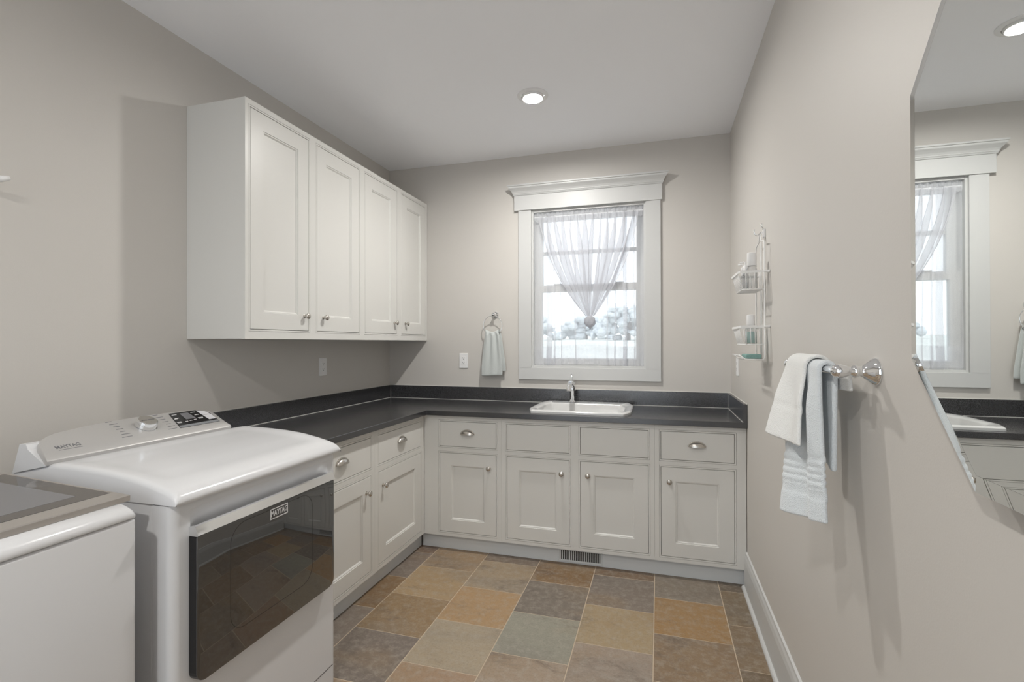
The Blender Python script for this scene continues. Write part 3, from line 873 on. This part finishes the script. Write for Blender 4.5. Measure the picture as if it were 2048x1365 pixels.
# ------------------------------------------------------------------ washer
wy1, wy0, wxf = -2.676, -3.374, 0.850
wa = thing('washer', 'white top-loading washer with tinted glass lid in a silver frame', 'washing machine', (0.5, -3.025, 0))
bm_obj('cabinet_body', nbox(0.16, wxf, wy0, wy1, 0.02, 0.918, bevel=0.008, seg=3), 'white_enamel', wa, smooth=40)
for (x, y) in ((0.22, wy0 + 0.06), (0.22, wy1 - 0.06), (0.79, wy0 + 0.06), (0.79, wy1 - 0.06)):
    bm_obj('foot', lathe(bmesh.new(), Frame((x, y, 0.0005), (1, 0, 0), (0, 1, 0), (0, 0, 1)), [(0.022, 0), (0.022, 0.012), (0.012, 0.014), (0.012, 0.022)], 16), 'rubber', wa)
bm = bmesh.new()
tp = [(0.16, 0.9195), (wxf + 0.001, 0.9195), (wxf + 0.003, 0.924), (wxf + 0.001, 0.934), (wxf - 0.008, 0.944), (wxf - 0.025, 0.951), (wxf - 0.06, 0.956), (0.45, 0.974), (0.16, 0.976)]
def wring(y, dz, dxx):
    return [Vector((min(x, wxf + 0.003 - dxx), y, z if z < 0.93 else max(0.925, z - dz))) for x, z in tp]
loft_rings(bm, [wring(wy0 - 0.002, 0.020, 0.010), wring(wy0 + 0.004, 0.008, 0.004), wring(wy0 + 0.014, 0, 0), wring(wy1 - 0.014, 0, 0), wring(wy1 - 0.004, 0.008, 0.004), wring(wy1 + 0.002, 0.020, 0.010)])
bm_obj('top_deck', bm, 'white_enamel', wa, smooth=40)
# lid: silver frame with glass, gently sloped
zl = lambda x: 0.9655 + (0.815 - x) * 0.045
FW = Frame((0, 0, 0), (1, 0, 0), (0, 1, 0), (0, 0, 1))
lx0, lx1, la, lb = 0.34, 0.812, wy0 + 0.03, wy1 + 0.012
bm = bmesh.new()
for (x0, x1, y0, y1) in ((lx1 - 0.055, lx1, la, lb), (lx0, lx1 - 0.055, lb - 0.008, lb), (lx0, lx1 - 0.055, la, la + 0.008), (lx0, lx0 + 0.012, la + 0.008, lb - 0.008)):
    r = [[Vector((x, y, zl(x) - 0.012)) for x, y in ((x0, y0), (x1, y0), (x1, y1), (x0, y1))], [Vector((x, y, zl(x) + 0.001)) for x, y in ((x0, y0), (x1, y0), (x1, y1), (x0, y1))], [Vector((x, y, zl(x) + 0.003)) for x, y in ((x0 + .003, y0 + .003), (x1 - .004, y0 + .003), (x1 - .004, y1 - .003), (x0 + .003, y1 - .003))]]
    loft_rings(bm, r)
lid = bm_obj('lid_frame', bm, 'lid_frame', wa)
bm = bmesh.new()
xx = [lx0 + 0.012, lx1 - 0.056]
loft_rings(bm, [[Vector((x, y, zl(x) + dz)) for x, y in ((xx[0], la + 0.009), (xx[1], la + 0.009), (xx[1], lb - 0.009), (xx[0], lb - 0.009))] for dz in (-0.008, 0.0026)])
bm_obj('lid_glass', bm, 'tinted_glass_lid', lid)
bm = bmesh.new()
q0, q1 = lx0 + 0.06, lx1 - 0.10
loft_rings(bm, [[Vector((x, y, zl(x) + dz)) for x, y in ((q0, la + 0.07), (q1, la + 0.07), (q1, lb - 0.06), (q0, lb - 0.06))] for dz in (0.0022, 0.0029)])
bm_obj('lid_window', bm, 'screen_grey', lid)
bm = bmesh.new()
hs = [(0.34, 0.975), (0.33, 0.99), (0.26, 1.066), (0.23, 1.074), (0.18, 1.066), (0.165, 0.975)]
loft_rings(bm, [[Vector((x, y, z)) for x, z in hs] for y in (wy0 + 0.01, wy1 - 0.07)])
bm_obj('console', bm, 'console_silver', wa)

# ------------------------------------------------------------------ outlets
def outlet(name, label, fr, u, v, switch=False):
    t = thing(name, label, 'switch' if switch else 'outlet', fr(u, v - 0.057, 0))
    bm = bmesh.new(); plate(bm, fr, rrect(u - 0.035, u + 0.035, v - 0.0575, v + 0.0575, 0.004), 0.0003, 0.006, 0.002)
    bm_obj('cover_plate', bm, 'plastic_white', t)
    bm = bmesh.new(); loft_rects(bm, fr, u - 0.0165, u + 0.0165, v - 0.033, v + 0.033, [(0, 0.005), (0, 0.007), (0.001, 0.0075)])
    ins = bm_obj('rocker' if switch else 'receptacle', bm, 'plastic_white', t)
    if not switch:
        for s in (-1, 1):
            for (du, dv, w, h) in ((-0.006, 0.004, 0.0011, 0.004), (0.006, 0.004, 0.0011, 0.0035), (0, -0.0055, 0.0025, 0.0025)):
                bm_obj('slot', loft_rects(bmesh.new(), fr, u + du - w, u + du + w, v + s * 0.0175 + dv - h, v + s * 0.0175 + dv + h, [(0, 0.0072), (0, 0.0077)]), 'dark_seam', ins)
    return t
outlet('wall_outlet', 'white duplex outlet under the wall cabinet', FL, -0.844, 1.199)
outlet('wall_outlet', 'white duplex outlet beside the towel ring', FB, 0.646, 1.215)
outlet('wall_outlet', 'white outlet plate low behind the wire caddy on the side wall', FR, 0.300, 1.205)

# ------------------------------------------------------------------ towel ring and its towel
tr_ = thing('towel_ring', 'chrome towel ring on the wall beside the window', 'towel ring', (0.905, -0.03, 1.51))
f0 = Frame((0.905, 0, 1.566), (1, 0, 0), (0, 0, 1), (0, -1, 0))
bm_obj('rosette', lathe(bmesh.new(), f0, [(0.027, 0.0005), (0.027, 0.004), (0.024, 0.009), (0.017, 0.014), (0.010, 0.022), (0.009, 0.034), (0.013, 0.042), (0.014, 0.050), (0.010, 0.056), (0.002, 0.058)], 24), 'chrome', tr_, smooth=50)
RC = Vector((0.899, -0.047, 1.484)); RR = 0.074
bm = bmesh.new(); tube(bm, [RC + Vector((RR * math.cos(2 * PI * k / 48), 0, RR * math.sin(2 * PI * k / 48))) for k in range(48)], 0.0032, 8, closed=True)
bm_obj('ring', bm, 'chrome', tr_, smooth=True)

def cloth(name, rows, mat, parent=None, thick=0.006, sub=1):
    bm = bmesh.new()
    loft_rings(bm, rows, False, False, closed=False)
    bmesh.ops.recalc_face_normals(bm, faces=bm.faces)
    o = bm_obj(name, bm, mat, parent, smooth=True, recalc=False)
    s = o.modifiers.new('thick', 'SOLIDIFY'); s.thickness = thick; s.offset = 0
    if sub:
        b = o.modifiers.new('soft', 'SUBSURF'); b.levels = sub; b.render_levels = sub
    return o

def drape(back, front, nb, nf, na, bx, bz, r):
    """path over a bar: list of (dx towards room, z, drop, side)"""
    P = []
    for k in range(nb):
        d = back * (1 - k / nb); P.append((-r, bz - d, d, -1))
    for k in range(na + 1):
        a = PI * k / na; P.append((-r * math.cos(a), bz + r * math.sin(a), 0, 0))
    for k in range(1, nf + 1):
        d = front * k / nf; P.append((r, bz - d, d, 1))
    return P

# hand towel pulled through the ring
rows = []
for (dx, z, d, side) in drape(0.290, 0.318, 16, 20, 6, 0, 1.425, 0.009):
    row = []
    for k in range(27):
        t = k / 26 * 2 - 1
        w = 0.052 + 0.031 * min(1, d / 0.24) ** 0.8
        lift = 0.0 if side else 0.0
        zr = z + 0.020 * t * t * max(0, 1 - d / 0.16)
        fold = 0.0100 * math.sin(t * 8.2 + 0.6) * (1 - 0.85 * min(1, d / 0.26)) * (1 if side else 0.35)
        row.append(Vector((0.897 + (0.008 if side < 0 else 0) + t * w + 0.010 * (d / 0.25) * (1 if side < 0 else 0), -0.047 - dx - fold * (1 if side > 0 else -0.4) - (0.004 if side > 0 else 0), zr + (0.004 * t if d > 0.2 else 0))))
    rows.append(row)
ht = cloth('hand_towel', rows, 'terry_grey_green', thick=0.005)
tag(ht, 'small pale grey-green hand towel hanging through the chrome ring', 'towel')

# ------------------------------------------------------------------ towel bar and its towels
BX, BZ = W - 0.072, 1.285
BYF, BYN = -1.885, -2.315
tb = thing('towel_bar', 'chrome towel bar with turned posts on the side wall', 'towel bar', (W - 0.036, -2.10, 1.285))
for y in (BYF, BYN):
    f0 = Frame((W, y, BZ), (0, 1, 0), (0, 0, 1), (-1, 0, 0))
    bm_obj('post', lathe(bmesh.new(), f0, [(0.0315, 0.0005), (0.0315, 0.004), (0.029, 0.007), (0.0275, 0.010), (0.0235, 0.014), (0.0185, 0.020), (0.0125, 0.027), (0.0105, 0.033), (0.0125, 0.036), (0.0145, 0.040), (0.0145, 0.043), (0.0115, 0.047), (0.0085, 0.051), (0.0100, 0.054), (0.0135, 0.060), (0.0155, 0.068), (0.0155, 0.076), (0.0125, 0.084), (0.006, 0.089), (0.001, 0.090)], 32), 'chrome', tb, smooth=60)
bm = bmesh.new(); tube(bm, [(BX, BYF + 0.010, BZ), (BX, BYN - 0.004, BZ)], 0.0095, 20)
bm_obj('bar', bm, 'chrome', tb, smooth=40)
bm = bmesh.new(); tube(bm, [(BX, BYF + 0.010, BZ), (BX, BYF + 0.018, BZ)], 0.0135, 20)
bm_obj('end_cap', bm, 'chrome', tb, smooth=40)

def sm(a, b, t):
    q = max(0, min(1, (t - a) / (b - a)))
    return q * q * (3 - 2 * q)
rows = []
for (dx, z, d, side) in drape(0.245, 0.355, 34, 70, 8, 0, BZ, 0.0168):
    row = []
    for k in range(33):
        t = k / 32                    # 0 far edge .. 1 near edge
        if side >= 0:
            g = d / 0.355
            y = -2.020 - 0.212 * t - (0.092 - 0.022 * t) * g - 0.008 * g * math.sin(5 * t)
            x = dx + g * (0.050 * (1 - t) ** 1.3 + 0.004) + 0.010 * math.sin(t * 9.0 + 0.5) * sm(0, 0.3, g) + 0.006 * math.exp(-((t - 0.80) / 0.05) ** 2) * sm(0, .2, g)
            zz = z - 0.030 * (1 - t) * g
            band = 0.0
            if 0.62 < g < 0.80: band = 0.0022 * math.sin((g - 0.62) * 2 * PI / 0.045)
            if 0.58 < g < 0.62 or 0.80 < g < 0.86: band = -0.002
            x += band
        else:
            g = d / 0.245
            y = -2.03 - 0.205 * t - 0.008 * g
            x = dx + 0.006 * g * math.sin(t * 8)
            zz = z
        row.append(Vector((BX - x, y, zz)))
    rows.append(row)
lt = cloth('bath_towel', rows, 'terry_blue_white', thick=0.012)
tag(lt, 'long pale bluish white towel with ribbed border hanging over the chrome bar', 'towel')
rows = []
for (dx, z, d, side) in drape(0.060, 0.190, 10, 34, 8, 0, BZ, 0.0300):
    row = []
    for k in range(25):
        t = k / 24
        if side >= 0:
            g = d / 0.19
            y = -1.975 - 0.185 * t - 0.068 * g + 0.006 * (1 - t) * g
            x = dx + g * (0.040 * (1 - t) + 0.022) + 0.008 * math.sin(t * 7 + 1.0) * sm(0, 0.5, g)
            zz = z - 0.014 * (0.5 - abs(t - 0.5)) * g
            if 0.52 < g < 0.60: x -= 0.0015
        else:
            g = d / 0.06
            y = -2.00 - 0.285 * t
            x = dx - 0.004 * g
            zz = z + 0.012 * t * g
        row.append(Vector((BX - x, y, zz)))
    rows.append(row)
wc = cloth('washcloth', rows, 'terry_white', thick=0.010)
tag(wc, 'short white washcloth folded over the longer towel on the bar', 'towel')

# ------------------------------------------------------------------ mirror
mi = thing('mirror', 'large eight-sided frameless mirror on the side wall', 'mirror', (W - 0.015, -2.875, 1.135))
my0, mw, mz0, mz1, cut = 2.545, 0.66, 1.135, 1.977, 0.185
octm = [(my0 + cut, mz0), (my0 + mw - cut, mz0), (my0 + mw, mz0 + cut), (my0 + mw, mz1 - cut), (my0 + mw - cut, mz1), (my0 + cut, mz1), (my0, mz1 - cut), (my0, mz0 + cut)]
def oct_in(d):
    k = d * math.tan(PI / 8)
    a, b, c, e = my0 + d, my0 + mw - d, mz0 + d, mz1 - d
    q = cut - d + k
    q = cut + (math.sqrt(2) - 2) * d
    return [(a + q, c), (b - q, c), (b, c + q), (b, e - q), (b - q, e), (a + q, e), (a, e - q), (a, c + q)]
bm_obj('mirror_back', plate(bmesh.new(), FR, oct_in(0.004), 0.0005, 0.026), 'panel_grey', mi)
bm_obj('mirror_glass', plate(bmesh.new(), FR, oct_in(0.026), 0.0262, 0.0332), 'mirror_silver', mi)
bm = bmesh.new()
loft_rings(bm, [[FR(*p, 0.0262) for p in oct_in(0.0)], [FR(*p, 0.0290) for p in oct_in(0.0)], [FR(*p, 0.0332) for p in oct_in(0.0258)], [FR(*p, 0.0262) for p in oct_in(0.0258)]], False, False)
bm_obj('bevel', bm, 'mirror_silver', mi)

# ------------------------------------------------------------------ recessed downlights
def downlight(x, y, label, k):
    t = thing('recessed_downlight', label, 'ceiling light', (x, y, H - 0.01))
    fz = Frame((x, y, H), (1, 0, 0), (0, -1, 0), (0, 0, -1))
    bm = bmesh.new()
    seg = 40
    ring = lambda r, n: [fz(r * math.cos(2 * PI * k / seg), r * math.sin(2 * PI * k / seg), n) for k in range(seg)]
    loft_rings(bm, [ring(0.088, 0.0005), ring(0.088, 0.003), ring(0.082, 0.007), ring(0.066, 0.008), ring(0.064, 0.003), ring(0.064, 0.0005)], False, False)
    bm_obj('trim_ring', bm, 'plastic_white', t, smooth=40)
    bm = bmesh.new()
    loft_rings(bm, [ring(0.0635, 0.0006), ring(0.0635, 0.004), ring(0.058, 0.018), ring(0.055, 0.020), ring(0.052, 0.017), ring(0.048, 0.006)], False, False)
    bm_obj('gimbal', bm, 'plastic_white', t, smooth=40)
    bm = bmesh.new()
    loft_rings(bm, [ring(0.050, 0.006), ring(0.049, 0.012), ring(0.040, 0.0155), ring(0.02, 0.0165)], True, True)
    bm_obj('lamp_face', bm, 'lamp_glow_%d' % k, t, smooth=40)
downlight(1.418, -0.868, 'round white recessed downlight, lit, in the ceiling near the window', 0)
downlight(1.418, -2.55, 'round white recessed downlight, lit, in the ceiling above the washer and dryer', 1)
downlight(1.418, -4.25, 'round white recessed downlight, lit, in the ceiling behind the camera', 2)

# ------------------------------------------------------------------ curtain
cu = thing('sheer_curtain', 'white sheer curtain on a thin rod, middle layer gathered into a hanging knot', 'curtain', (1.602, 0.03, 1.19))
RZ = 2.290
bm = bmesh.new(); tube(bm, [(WX0 + 0.0185, 0.026, RZ), (WX1 - 0.0185, 0.026, RZ)], 0.005, 10)
bm_obj('curtain_rod', bm, 'plastic_white', cu, smooth=40)
# straight layer: plan path with a few flat pleats
path = []
def pleat(x, w):      # folded-over strip
    return [(x, 0.034), (x + w, 0.030), (x + w - 0.001, 0.027), (x + 0.002, 0.024), (x + 0.003, 0.022)]
xs = [1.207 + 0.0075 * k for k in range(107)]
pl = {1.292: 0.040, 1.345: 0.012, 1.402: 0.008, 1.50: 0.010, 1.735: 0.010, 1.785: 0.012, 1.846: 0.030, 1.925: 0.010}
skip_to = 0
for x in xs:
    if x < skip_to: continue
    path.append((x, 0.030 + 0.006 * math.sin(x * 61) + 0.003 * math.sin(x * 143 + 1)))
    for p in pl:
        if p <= x < p + 0.0075:
            w = pl[p]
            path += [(x + w, 0.032), (x + w - 0.0005, 0.0295), (x + 0.002, 0.028), (x + 0.002, 0.0255), (x + w * 0.9, 0.024)]
            skip_to = x + w
zs = [2.332 - 0.012 * k for k in range(8)] + [2.23 - 0.05 * k for k in range(21)] + [1.195]
rows = []
for i, z in enumerate(zs):
    row = []
    for (x, y) in path:
        q = (2.29 - z)
        amp = 1.0
        yy = 0.030 + (y - 0.030) * amp + 0.004 * math.sin(x * 25 + z * 4) * min(1, max(0, q))
        if abs(q) < 0.02: yy = 0.0185
        xx = x + 0.004 * math.sin(z * 7 + x * 12) * min(1, max(0, q))
        row.append(Vector((xx, yy, z + (0.006 * math.sin(x * 95) if i == 0 else 0))))
    rows.append(row)
bm = bmesh.new(); loft_rings(bm, rows, False, False, closed=False)
bm_obj('straight_panel', bm, 'sheer', cu, smooth=True)
rows = []
for z in (1.337, 1.29, 1.24, 1.195):
    rows.append([Vector((x + 0.004 * math.sin(z * 7 + x * 12), y + 0.004 + 0.004 * math.sin(x * 25 + z * 4), z + 0.006 * math.sin(x * 9) - 0.006)) for (x, y) in path])
bm = bmesh.new(); loft_rings(bm, rows, False, False, closed=False)
bm_obj('hem', bm, 'sheer', cu, smooth=True)
# ruffled header and rod pocket
def ruffle(z0, z1, a, ph):
    rows = []
    for j in range(4):
        z = z0 + (z1 - z0) * j / 3
        rows.append([Vector((1.209 + 0.784 * k / 240, 0.017 + a * math.sin(k * 0.55 + ph) + 0.4 * a * math.sin(k * 1.31) - 0.002, z + (0.006 * math.sin(k * 0.23 + ph) + 0.004 * math.sin(k * 0.71) if j == 3 else 0))) for k in range(241)])
    bm = bmesh.new(); loft_rings(bm, rows, False, False, closed=False); return bm
bm_obj('header_ruffle', ruffle(2.293, 2.326, 0.0045, 0.3), 'sheer', cu, smooth=True)
bm_obj('rod_pocket', ruffle(2.287, 2.252, 0.0035, 1.2), 'sheer', cu, smooth=True)
# gathered layer
NS, NT = 260, 34
KX, KZ = 1.623, 1.545
rows = []
rr = random.Random(3)
phs = [rr.uniform(0, 6.28) for _ in range(4)]
for j in range(NT + 1):
    t = j / NT
    row = []
    for i in range(NS + 1):
        s = i / NS
        xt = 1.242 + 0.722 * s
        f = t ** 1.5
        xk = KX + (s - 0.5) * 0.060
        x = xt + (xk - xt) * f
        z = 2.284 + (KZ - 2.284) * t - 0.03 * math.sin(PI * t) * abs(2 * s - 1)
        per = 1 - 0.85 * f
        wob = 0.013 * math.sin(2 * PI * 13 * s + phs[0] + 1.2 * t) + 0.008 * math.sin(2 * PI * 23 * s + phs[1] - 0.8 * t) + 0.018 * math.sin(2 * PI * 4.5 * s + phs[2])
        wid = 0.722 * (1 - f) + 0.060 * f
        x += wob * per * 0.5 * min(1, t * 4) + wid * (0.012 + 0.045 * t) * (math.sin(2 * PI * 13 * s + phs[0] + 1.2 * t) + 0.6 * math.sin(2 * PI * 23 * s + phs[1] - 0.8 * t)) * min(1, 8 * s + 0.15, 8 * (1 - s) + 0.15)
        y = 0.004 - 0.010 * math.sin(PI * t) + 0.009 * math.cos(2 * PI * 13 * s + phs[0] + 1.2 * t) * per + 0.006 * math.cos(2 * PI * 23 * s + phs[1]) * per
        if t > 0.8: y += 0.012 * math.cos(s * 40) * (t - 0.8) * 2
        row.append(Vector((x, y, z)))
    rows.append(row)
bm = bmesh.new(); loft_rings(bm, rows, False, False, closed=False)
bm_obj('gathered_swag', bm, 'sheer_swag_shaded', cu, smooth=True)
for s0, s1 in ((0.0, 0.055), (0.945, 1.0)):          # folded edges of the gathered layer
    n_ = NS
    i0, i1 = int(s0 * n_), int(s1 * n_)
    bm = bmesh.new(); loft_rings(bm, [[p + Vector((0, -0.003, 0)) for p in r[i0:i1 + 1]] for r in rows], False, False, closed=False)
    bm_obj('swag_edge', bm, 'sheer_swag_shaded', cu, smooth=True)
bm = bmesh.new()
seg = 36; rings = []
for j in range(17):
    a = PI * j / 16
    zz = 0.041 * math.cos(a)
    r0 = 0.0395 * math.sin(a) ** 0.8
    ring = []
    for k in range(seg):
        ph = 2 * PI * k / seg
        r = r0 * (1 + 0.07 * math.sin(5 * ph + 3 * a) + 0.04 * math.sin(11 * ph - 4 * a))
        ring.append(Vector((KX + r * math.cos(ph), 0.0 + 0.8 * r * math.sin(ph), 1.505 + zz - (0.018 if j == 16 else 0))))
    rings.append(ring)
loft_rings(bm, rings)
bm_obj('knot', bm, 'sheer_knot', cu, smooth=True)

# ------------------------------------------------------------------ wire caddy on the side wall
CY0, CY1 = -1.225, -1.030           # near and far rods
CX = W - 0.022
cad = thing('wire_caddy', 'white wire hanging caddy with two baskets and a soap tray', 'caddy', (W - 0.06, -1.128, 1.27))
CM = (CY0 + CY1) / 2
R1 = 0.0030
bm = bmesh.new()
tube(bm, [(W - 0.125, CY0, 1.296), (W - 0.100, CY0, 1.277), (W - 0.030, CY0, 1.274), (CX, CY0, 1.282), (CX, CY0, 1.782), (CX, CY0 + 0.012, 1.796), (CX, CM - 0.022, 1.806), (CX, CM - 0.010, 1.83), (CX, CM, 1.842), (CX, CM + 0.010, 1.83), (CX, CM + 0.022, 1.806), (CX, CY1 - 0.012, 1.796), (CX, CY1, 1.782), (CX, CY1, 1.282), (W - 0.030, CY1, 1.274), (W - 0.100, CY1, 1.277), (W - 0.125, CY1, 1.296)], R1, 8)
bm_obj('frame_rod', bm, 'wire_white', cad, smooth=True)
for y in (CM - 0.012, CM + 0.012):
    bm = bmesh.new(); tube(bm, [(CX + 0.004, y, 1.806), (CX + 0.004, y, 1.276)], 0.0017, 6)
    bm_obj('back_wire', bm, 'wire_white', cad, smooth=True)
def basket(zr, zb, xr, xb, flat):
    e = 0.004
    rim = [(CX - e, CY0 - e, zr), (xr + 0.01, CY0 - e, zr), (xr, CY0 + 0.012, zr - flat), (xr, CY1 - 0.012, zr - flat), (xr + 0.01, CY1 + e, zr), (CX - e, CY1 + e, zr)]
    bm = bmesh.new()
    R = [Vector(p) for p in rim]
    loft_rings(bm, [[p + Vector((dx_, 0, dz_)) if abs(p.x - xr) < 0.02 else p + Vector((0, dx_, dz_)) for (dx_, dz_) in ((-0.002, -0.005), (0.002, -0.005), (0.002, 0.005), (-0.002, 0.005))] for p in R])
    b = bm_obj('basket_rim', bm, 'wire_white', cad)
    bm = bmesh.new(); tube(bm, [(CX, CY0 + 0.006, zb), (xb, CY0 + 0.010, zb), (xb, CY1 - 0.010, zb), (CX, CY1 - 0.006, zb)], 0.0024, 8)
    bm_obj('basket_bottom_loop', bm, 'wire_white', b, smooth=True)
    n = 10
    for k in range(n):
        y = CY0 + 0.014 + (CY1 - CY0 - 0.028) * k / (n - 1)
        bm = bmesh.new(); tube(bm, [(xr + 0.002, y, zr - flat), (xb, y, zb), (CX, y, zb)], 0.0011, 6)
        bm_obj('basket_wire', bm, 'wire_white', b, smooth=True)
    for y in (CY0, CY1):
        s = 1 if y == CY0 else -1
        for k in range(4):
            x = CX - 0.018 - (CX - xb - 0.03) * k / 3
            bm = bmesh.new(); tube(bm, [(x - 0.004, y - s * 0.003, zr), (x, y + s * 0.009, zb)], 0.0014, 6)
            bm_obj('basket_wire', bm, 'wire_white', b, smooth=True)
    for y in (CY0, CY1):
        bm = bmesh.new(); tube(bm, [(W - 0.0005, y, zr), (CX - 0.002, y, zr)], 0.006, 10)
        bm_obj('wall_bumper', bm, 'plastic_white', b, smooth=40)
basket(1.660, 1.584, W - 0.128, W - 0.106, 0.004)
basket(1.420, 1.342, W - 0.126, W - 0.104, 0.003)
for k in range(6):
    x = W - 0.030 - 0.014 * k
    bm = bmesh.new(); tube(bm, [(x, CY0, 1.2755), (x, CY1, 1.2755)], 0.0015, 6)
    bm_obj('tray_wire', bm, 'wire_white', cad, smooth=True)
for x, z in ((W - 0.104, 1.279), (W - 0.123, 1.2945)):
    bm = bmesh.new(); tube(bm, [(x, CY0, z), (x, CY1, z)], 0.002, 6)
    bm_obj('tray_wire', bm, 'wire_white', cad, smooth=True)

hk = thing('wall_hook', 'clear plastic and chrome hook holding the wire caddy', 'hook', (W - 0.006, CM, 1.83))
bm_obj('hook_plate', plate(bmesh.new(), FR, rrect(-CM - 0.014, -CM + 0.014, 1.822, 1.862, 0.008), 0.0005, 0.010, 0.003), 'plastic_white', hk)
bm = bmesh.new(); tube(bm, [(W - 0.010, CM, 1.848), (W - 0.020, CM, 1.845), (W - 0.030, CM, 1.834), (W - 0.040, CM, 1.838), (W - 0.047, CM, 1.852), (W - 0.043, CM, 1.862)], 0.003, 8)
bm_obj('hook_arm', bm, 'chrome', hk, smooth=True)
bm = bmesh.new(); tube(bm, [(W - 0.008, CM - 0.008, 1.858), (W - 0.014, CM - 0.012, 1.872), (W - 0.018, CM - 0.012, 1.885)], [0.003, 0.003, 0.0042], 8)
bm_obj('hook_tip', bm, 'chrome', hk, smooth=True)

def bottle(name, label, x, y, z, r, h, cap_r, cap_h, liquid=None, tilt=0.0, group=None, pump=False):
    t = thing(name, label, 'bottle', (x, y, z), group)
    ax = Vector((0, -math.sin(tilt), math.cos(tilt)))
    f = Frame((x, y, z), Vector((1, 0, 0)), Vector((0, math.cos(tilt), math.sin(tilt))), ax)
    bm_obj('bottle_body', lathe(bmesh.new(), f, [(r * 0.9, 0), (r, 0.004), (r, h * 0.72), (r * 0.92, h * 0.82), (cap_r * 0.9, h * 0.93), (cap_r * 0.9, h)], 20), 'clear_bottle', t, smooth=40)
    if liquid:
        bm_obj('contents', lathe(bmesh.new(), f, [(r * 0.84, 0.002), (r * 0.93, 0.006), (r * 0.93, h * 0.62)], 20), liquid, t, smooth=40)
    bm_obj('cap', lathe(bmesh.new(), f, [(cap_r, h * 0.96), (cap_r * 1.04, h * 0.97), (cap_r, h + cap_h), (cap_r * 0.8, h + cap_h + 0.002)], 20), 'plastic_white', t, smooth=40)
    if pump:
        bm = bmesh.new(); tube(bm, [f(0, 0, h + cap_h), f(0, 0, h + cap_h + 0.014), f(-0.006, 0.004, h + cap_h + 0.018), f(-0.020, 0.012, h + cap_h + 0.016)], 0.0035, 8)
        bm_obj('pump', bm, 'plastic_white', t, smooth=40)
    return t
zt = 1.5866
bottle('clear_bottle', 'larger clear bottle with wide white cap in the upper wire basket', W - 0.064, -1.172, zt, 0.0235, 0.110, 0.0190, 0.052)
bottle('clear_bottle', 'small clear bottle with white pump cap in the middle of the upper wire basket', W - 0.080, -1.112, zt, 0.0150, 0.085, 0.0085, 0.030, pump=True)
bottle('clear_bottle', 'small clear bottle with frosted cap at the far end of the upper wire basket', W - 0.082, -1.066, zt, 0.0150, 0.078, 0.0110, 0.034, pump=True)
bottle('soap_bottle', 'clear bottle of teal soap with white flip cap in the lower wire basket', W - 0.064, -1.155, 1.3446, 0.0240, 0.085, 0.0165, 0.044, 'teal_liquid', tilt=-0.12)
sg = bm_obj('sponge', nbox(W - 0.092, W - 0.030, -1.205, -1.075, 1.2785, 1.2985, bevel=0.004), 'sponge_teal')
tag(sg, 'flat teal sponge lying on the soap tray of the wire caddy', 'sponge')

# ------------------------------------------------------------------ peg on the left wall (only its tip is in the picture)
pg = thing('wall_peg', 'white rounded wall peg above the washer', 'hook', (0.03, -2.575, 1.88))
fp = Frame((0, -2.575, 1.878), (0, 1, 0), (0, 0, 1), (1, 0, 0))
bm_obj('peg_plate', plate(bmesh.new(), fp, rrect(-0.025, 0.025, -0.05, 0.05, 0.02), 0.0005, 0.012, 0.004), 'plastic_white', pg, smooth=40)
bm = bmesh.new(); tube(bm, [(0.010, -2.575, 1.872), (0.04, -2.555, 1.876), (0.062, -2.530, 1.884), (0.066, -2.508, 1.893)], [0.008, 0.0085, 0.011, 0.007], 14)
bm_obj('peg_arm', bm, 'plastic_white', pg, smooth=True)

# ------------------------------------------------------------------ outdoors
def blob(bm, c, r, rr, n=10):
    b = bmesh.ops.create_icosphere(bm, subdivisions=2, radius=1.0)
    for v in b['verts']:
        k = 1 + rr.uniform(-0.16, 0.16)
        v.co = Vector((c[0] + v.co.x * r[0] * k, c[1] + v.co.y * r[1] * k, c[2] + v.co.z * r[2] * k))
bm = bmesh.new()
loft_rings(bm, [[Vector((x, 0.6, -0.9)), Vector((x, 95, -0.9)), Vector((x, 95, 2.6)), Vector((x, 30, 1.45)), Vector((x, 8, -0.2)), Vector((x, 0.6, -0.5))] for x in (-70, 70)])
gnd = bm_obj('lawn', bm, 'lawn')
struct(gnd, 'pale lawn outside the window')
rr = random.Random(11)
trees = [(-13.5, 42, 3.3, 'hazy tree far off at the left window jamb'), (-9.0, 38, 2.7, 'low wide hazy tree seen through the curtain left of the knot'), (-4.6, 44, 2.5, 'low hazy tree far off, just left of the curtain knot'), (-0.2, 36, 2.9, 'hazy tree seen just right of the curtain knot'), (3.0, 40, 4.0, 'tallest hazy tree seen near the right window jamb'), (7.4, 47, 3.6, 'hazy tree partly hidden by the right window jamb')]
for (x, y, h, lab) in trees:
    z0 = 1.5
    t = thing('tree', lab, 'tree', (x, y, z0), 'trees beyond the lawn')
    bm = bmesh.new(); tube(bm, [(x, y, z0 - 0.1), (x + 0.1, y, z0 + h * 0.4), (x, y, z0 + h * 0.7)], [0.22, 0.17, 0.10], 8)
    bm_obj('trunk', bm, 'bark', t, smooth=True)
    bm = bmesh.new()
    for k in range(90):
        u = rr.uniform(-1, 1); v = rr.uniform(0, 1) ** 0.8
        blob(bm, (x + u * 3.0 * (1.05 - v * 0.7), y + rr.uniform(-1, 1), z0 + 0.25 + v * (h - 0.6)), (rr.uniform(0.22, 0.5), 0.5, rr.uniform(0.2, 0.42)), rr)
    bm_obj('crown', bm, 'leaf_haze', t, recalc=False)
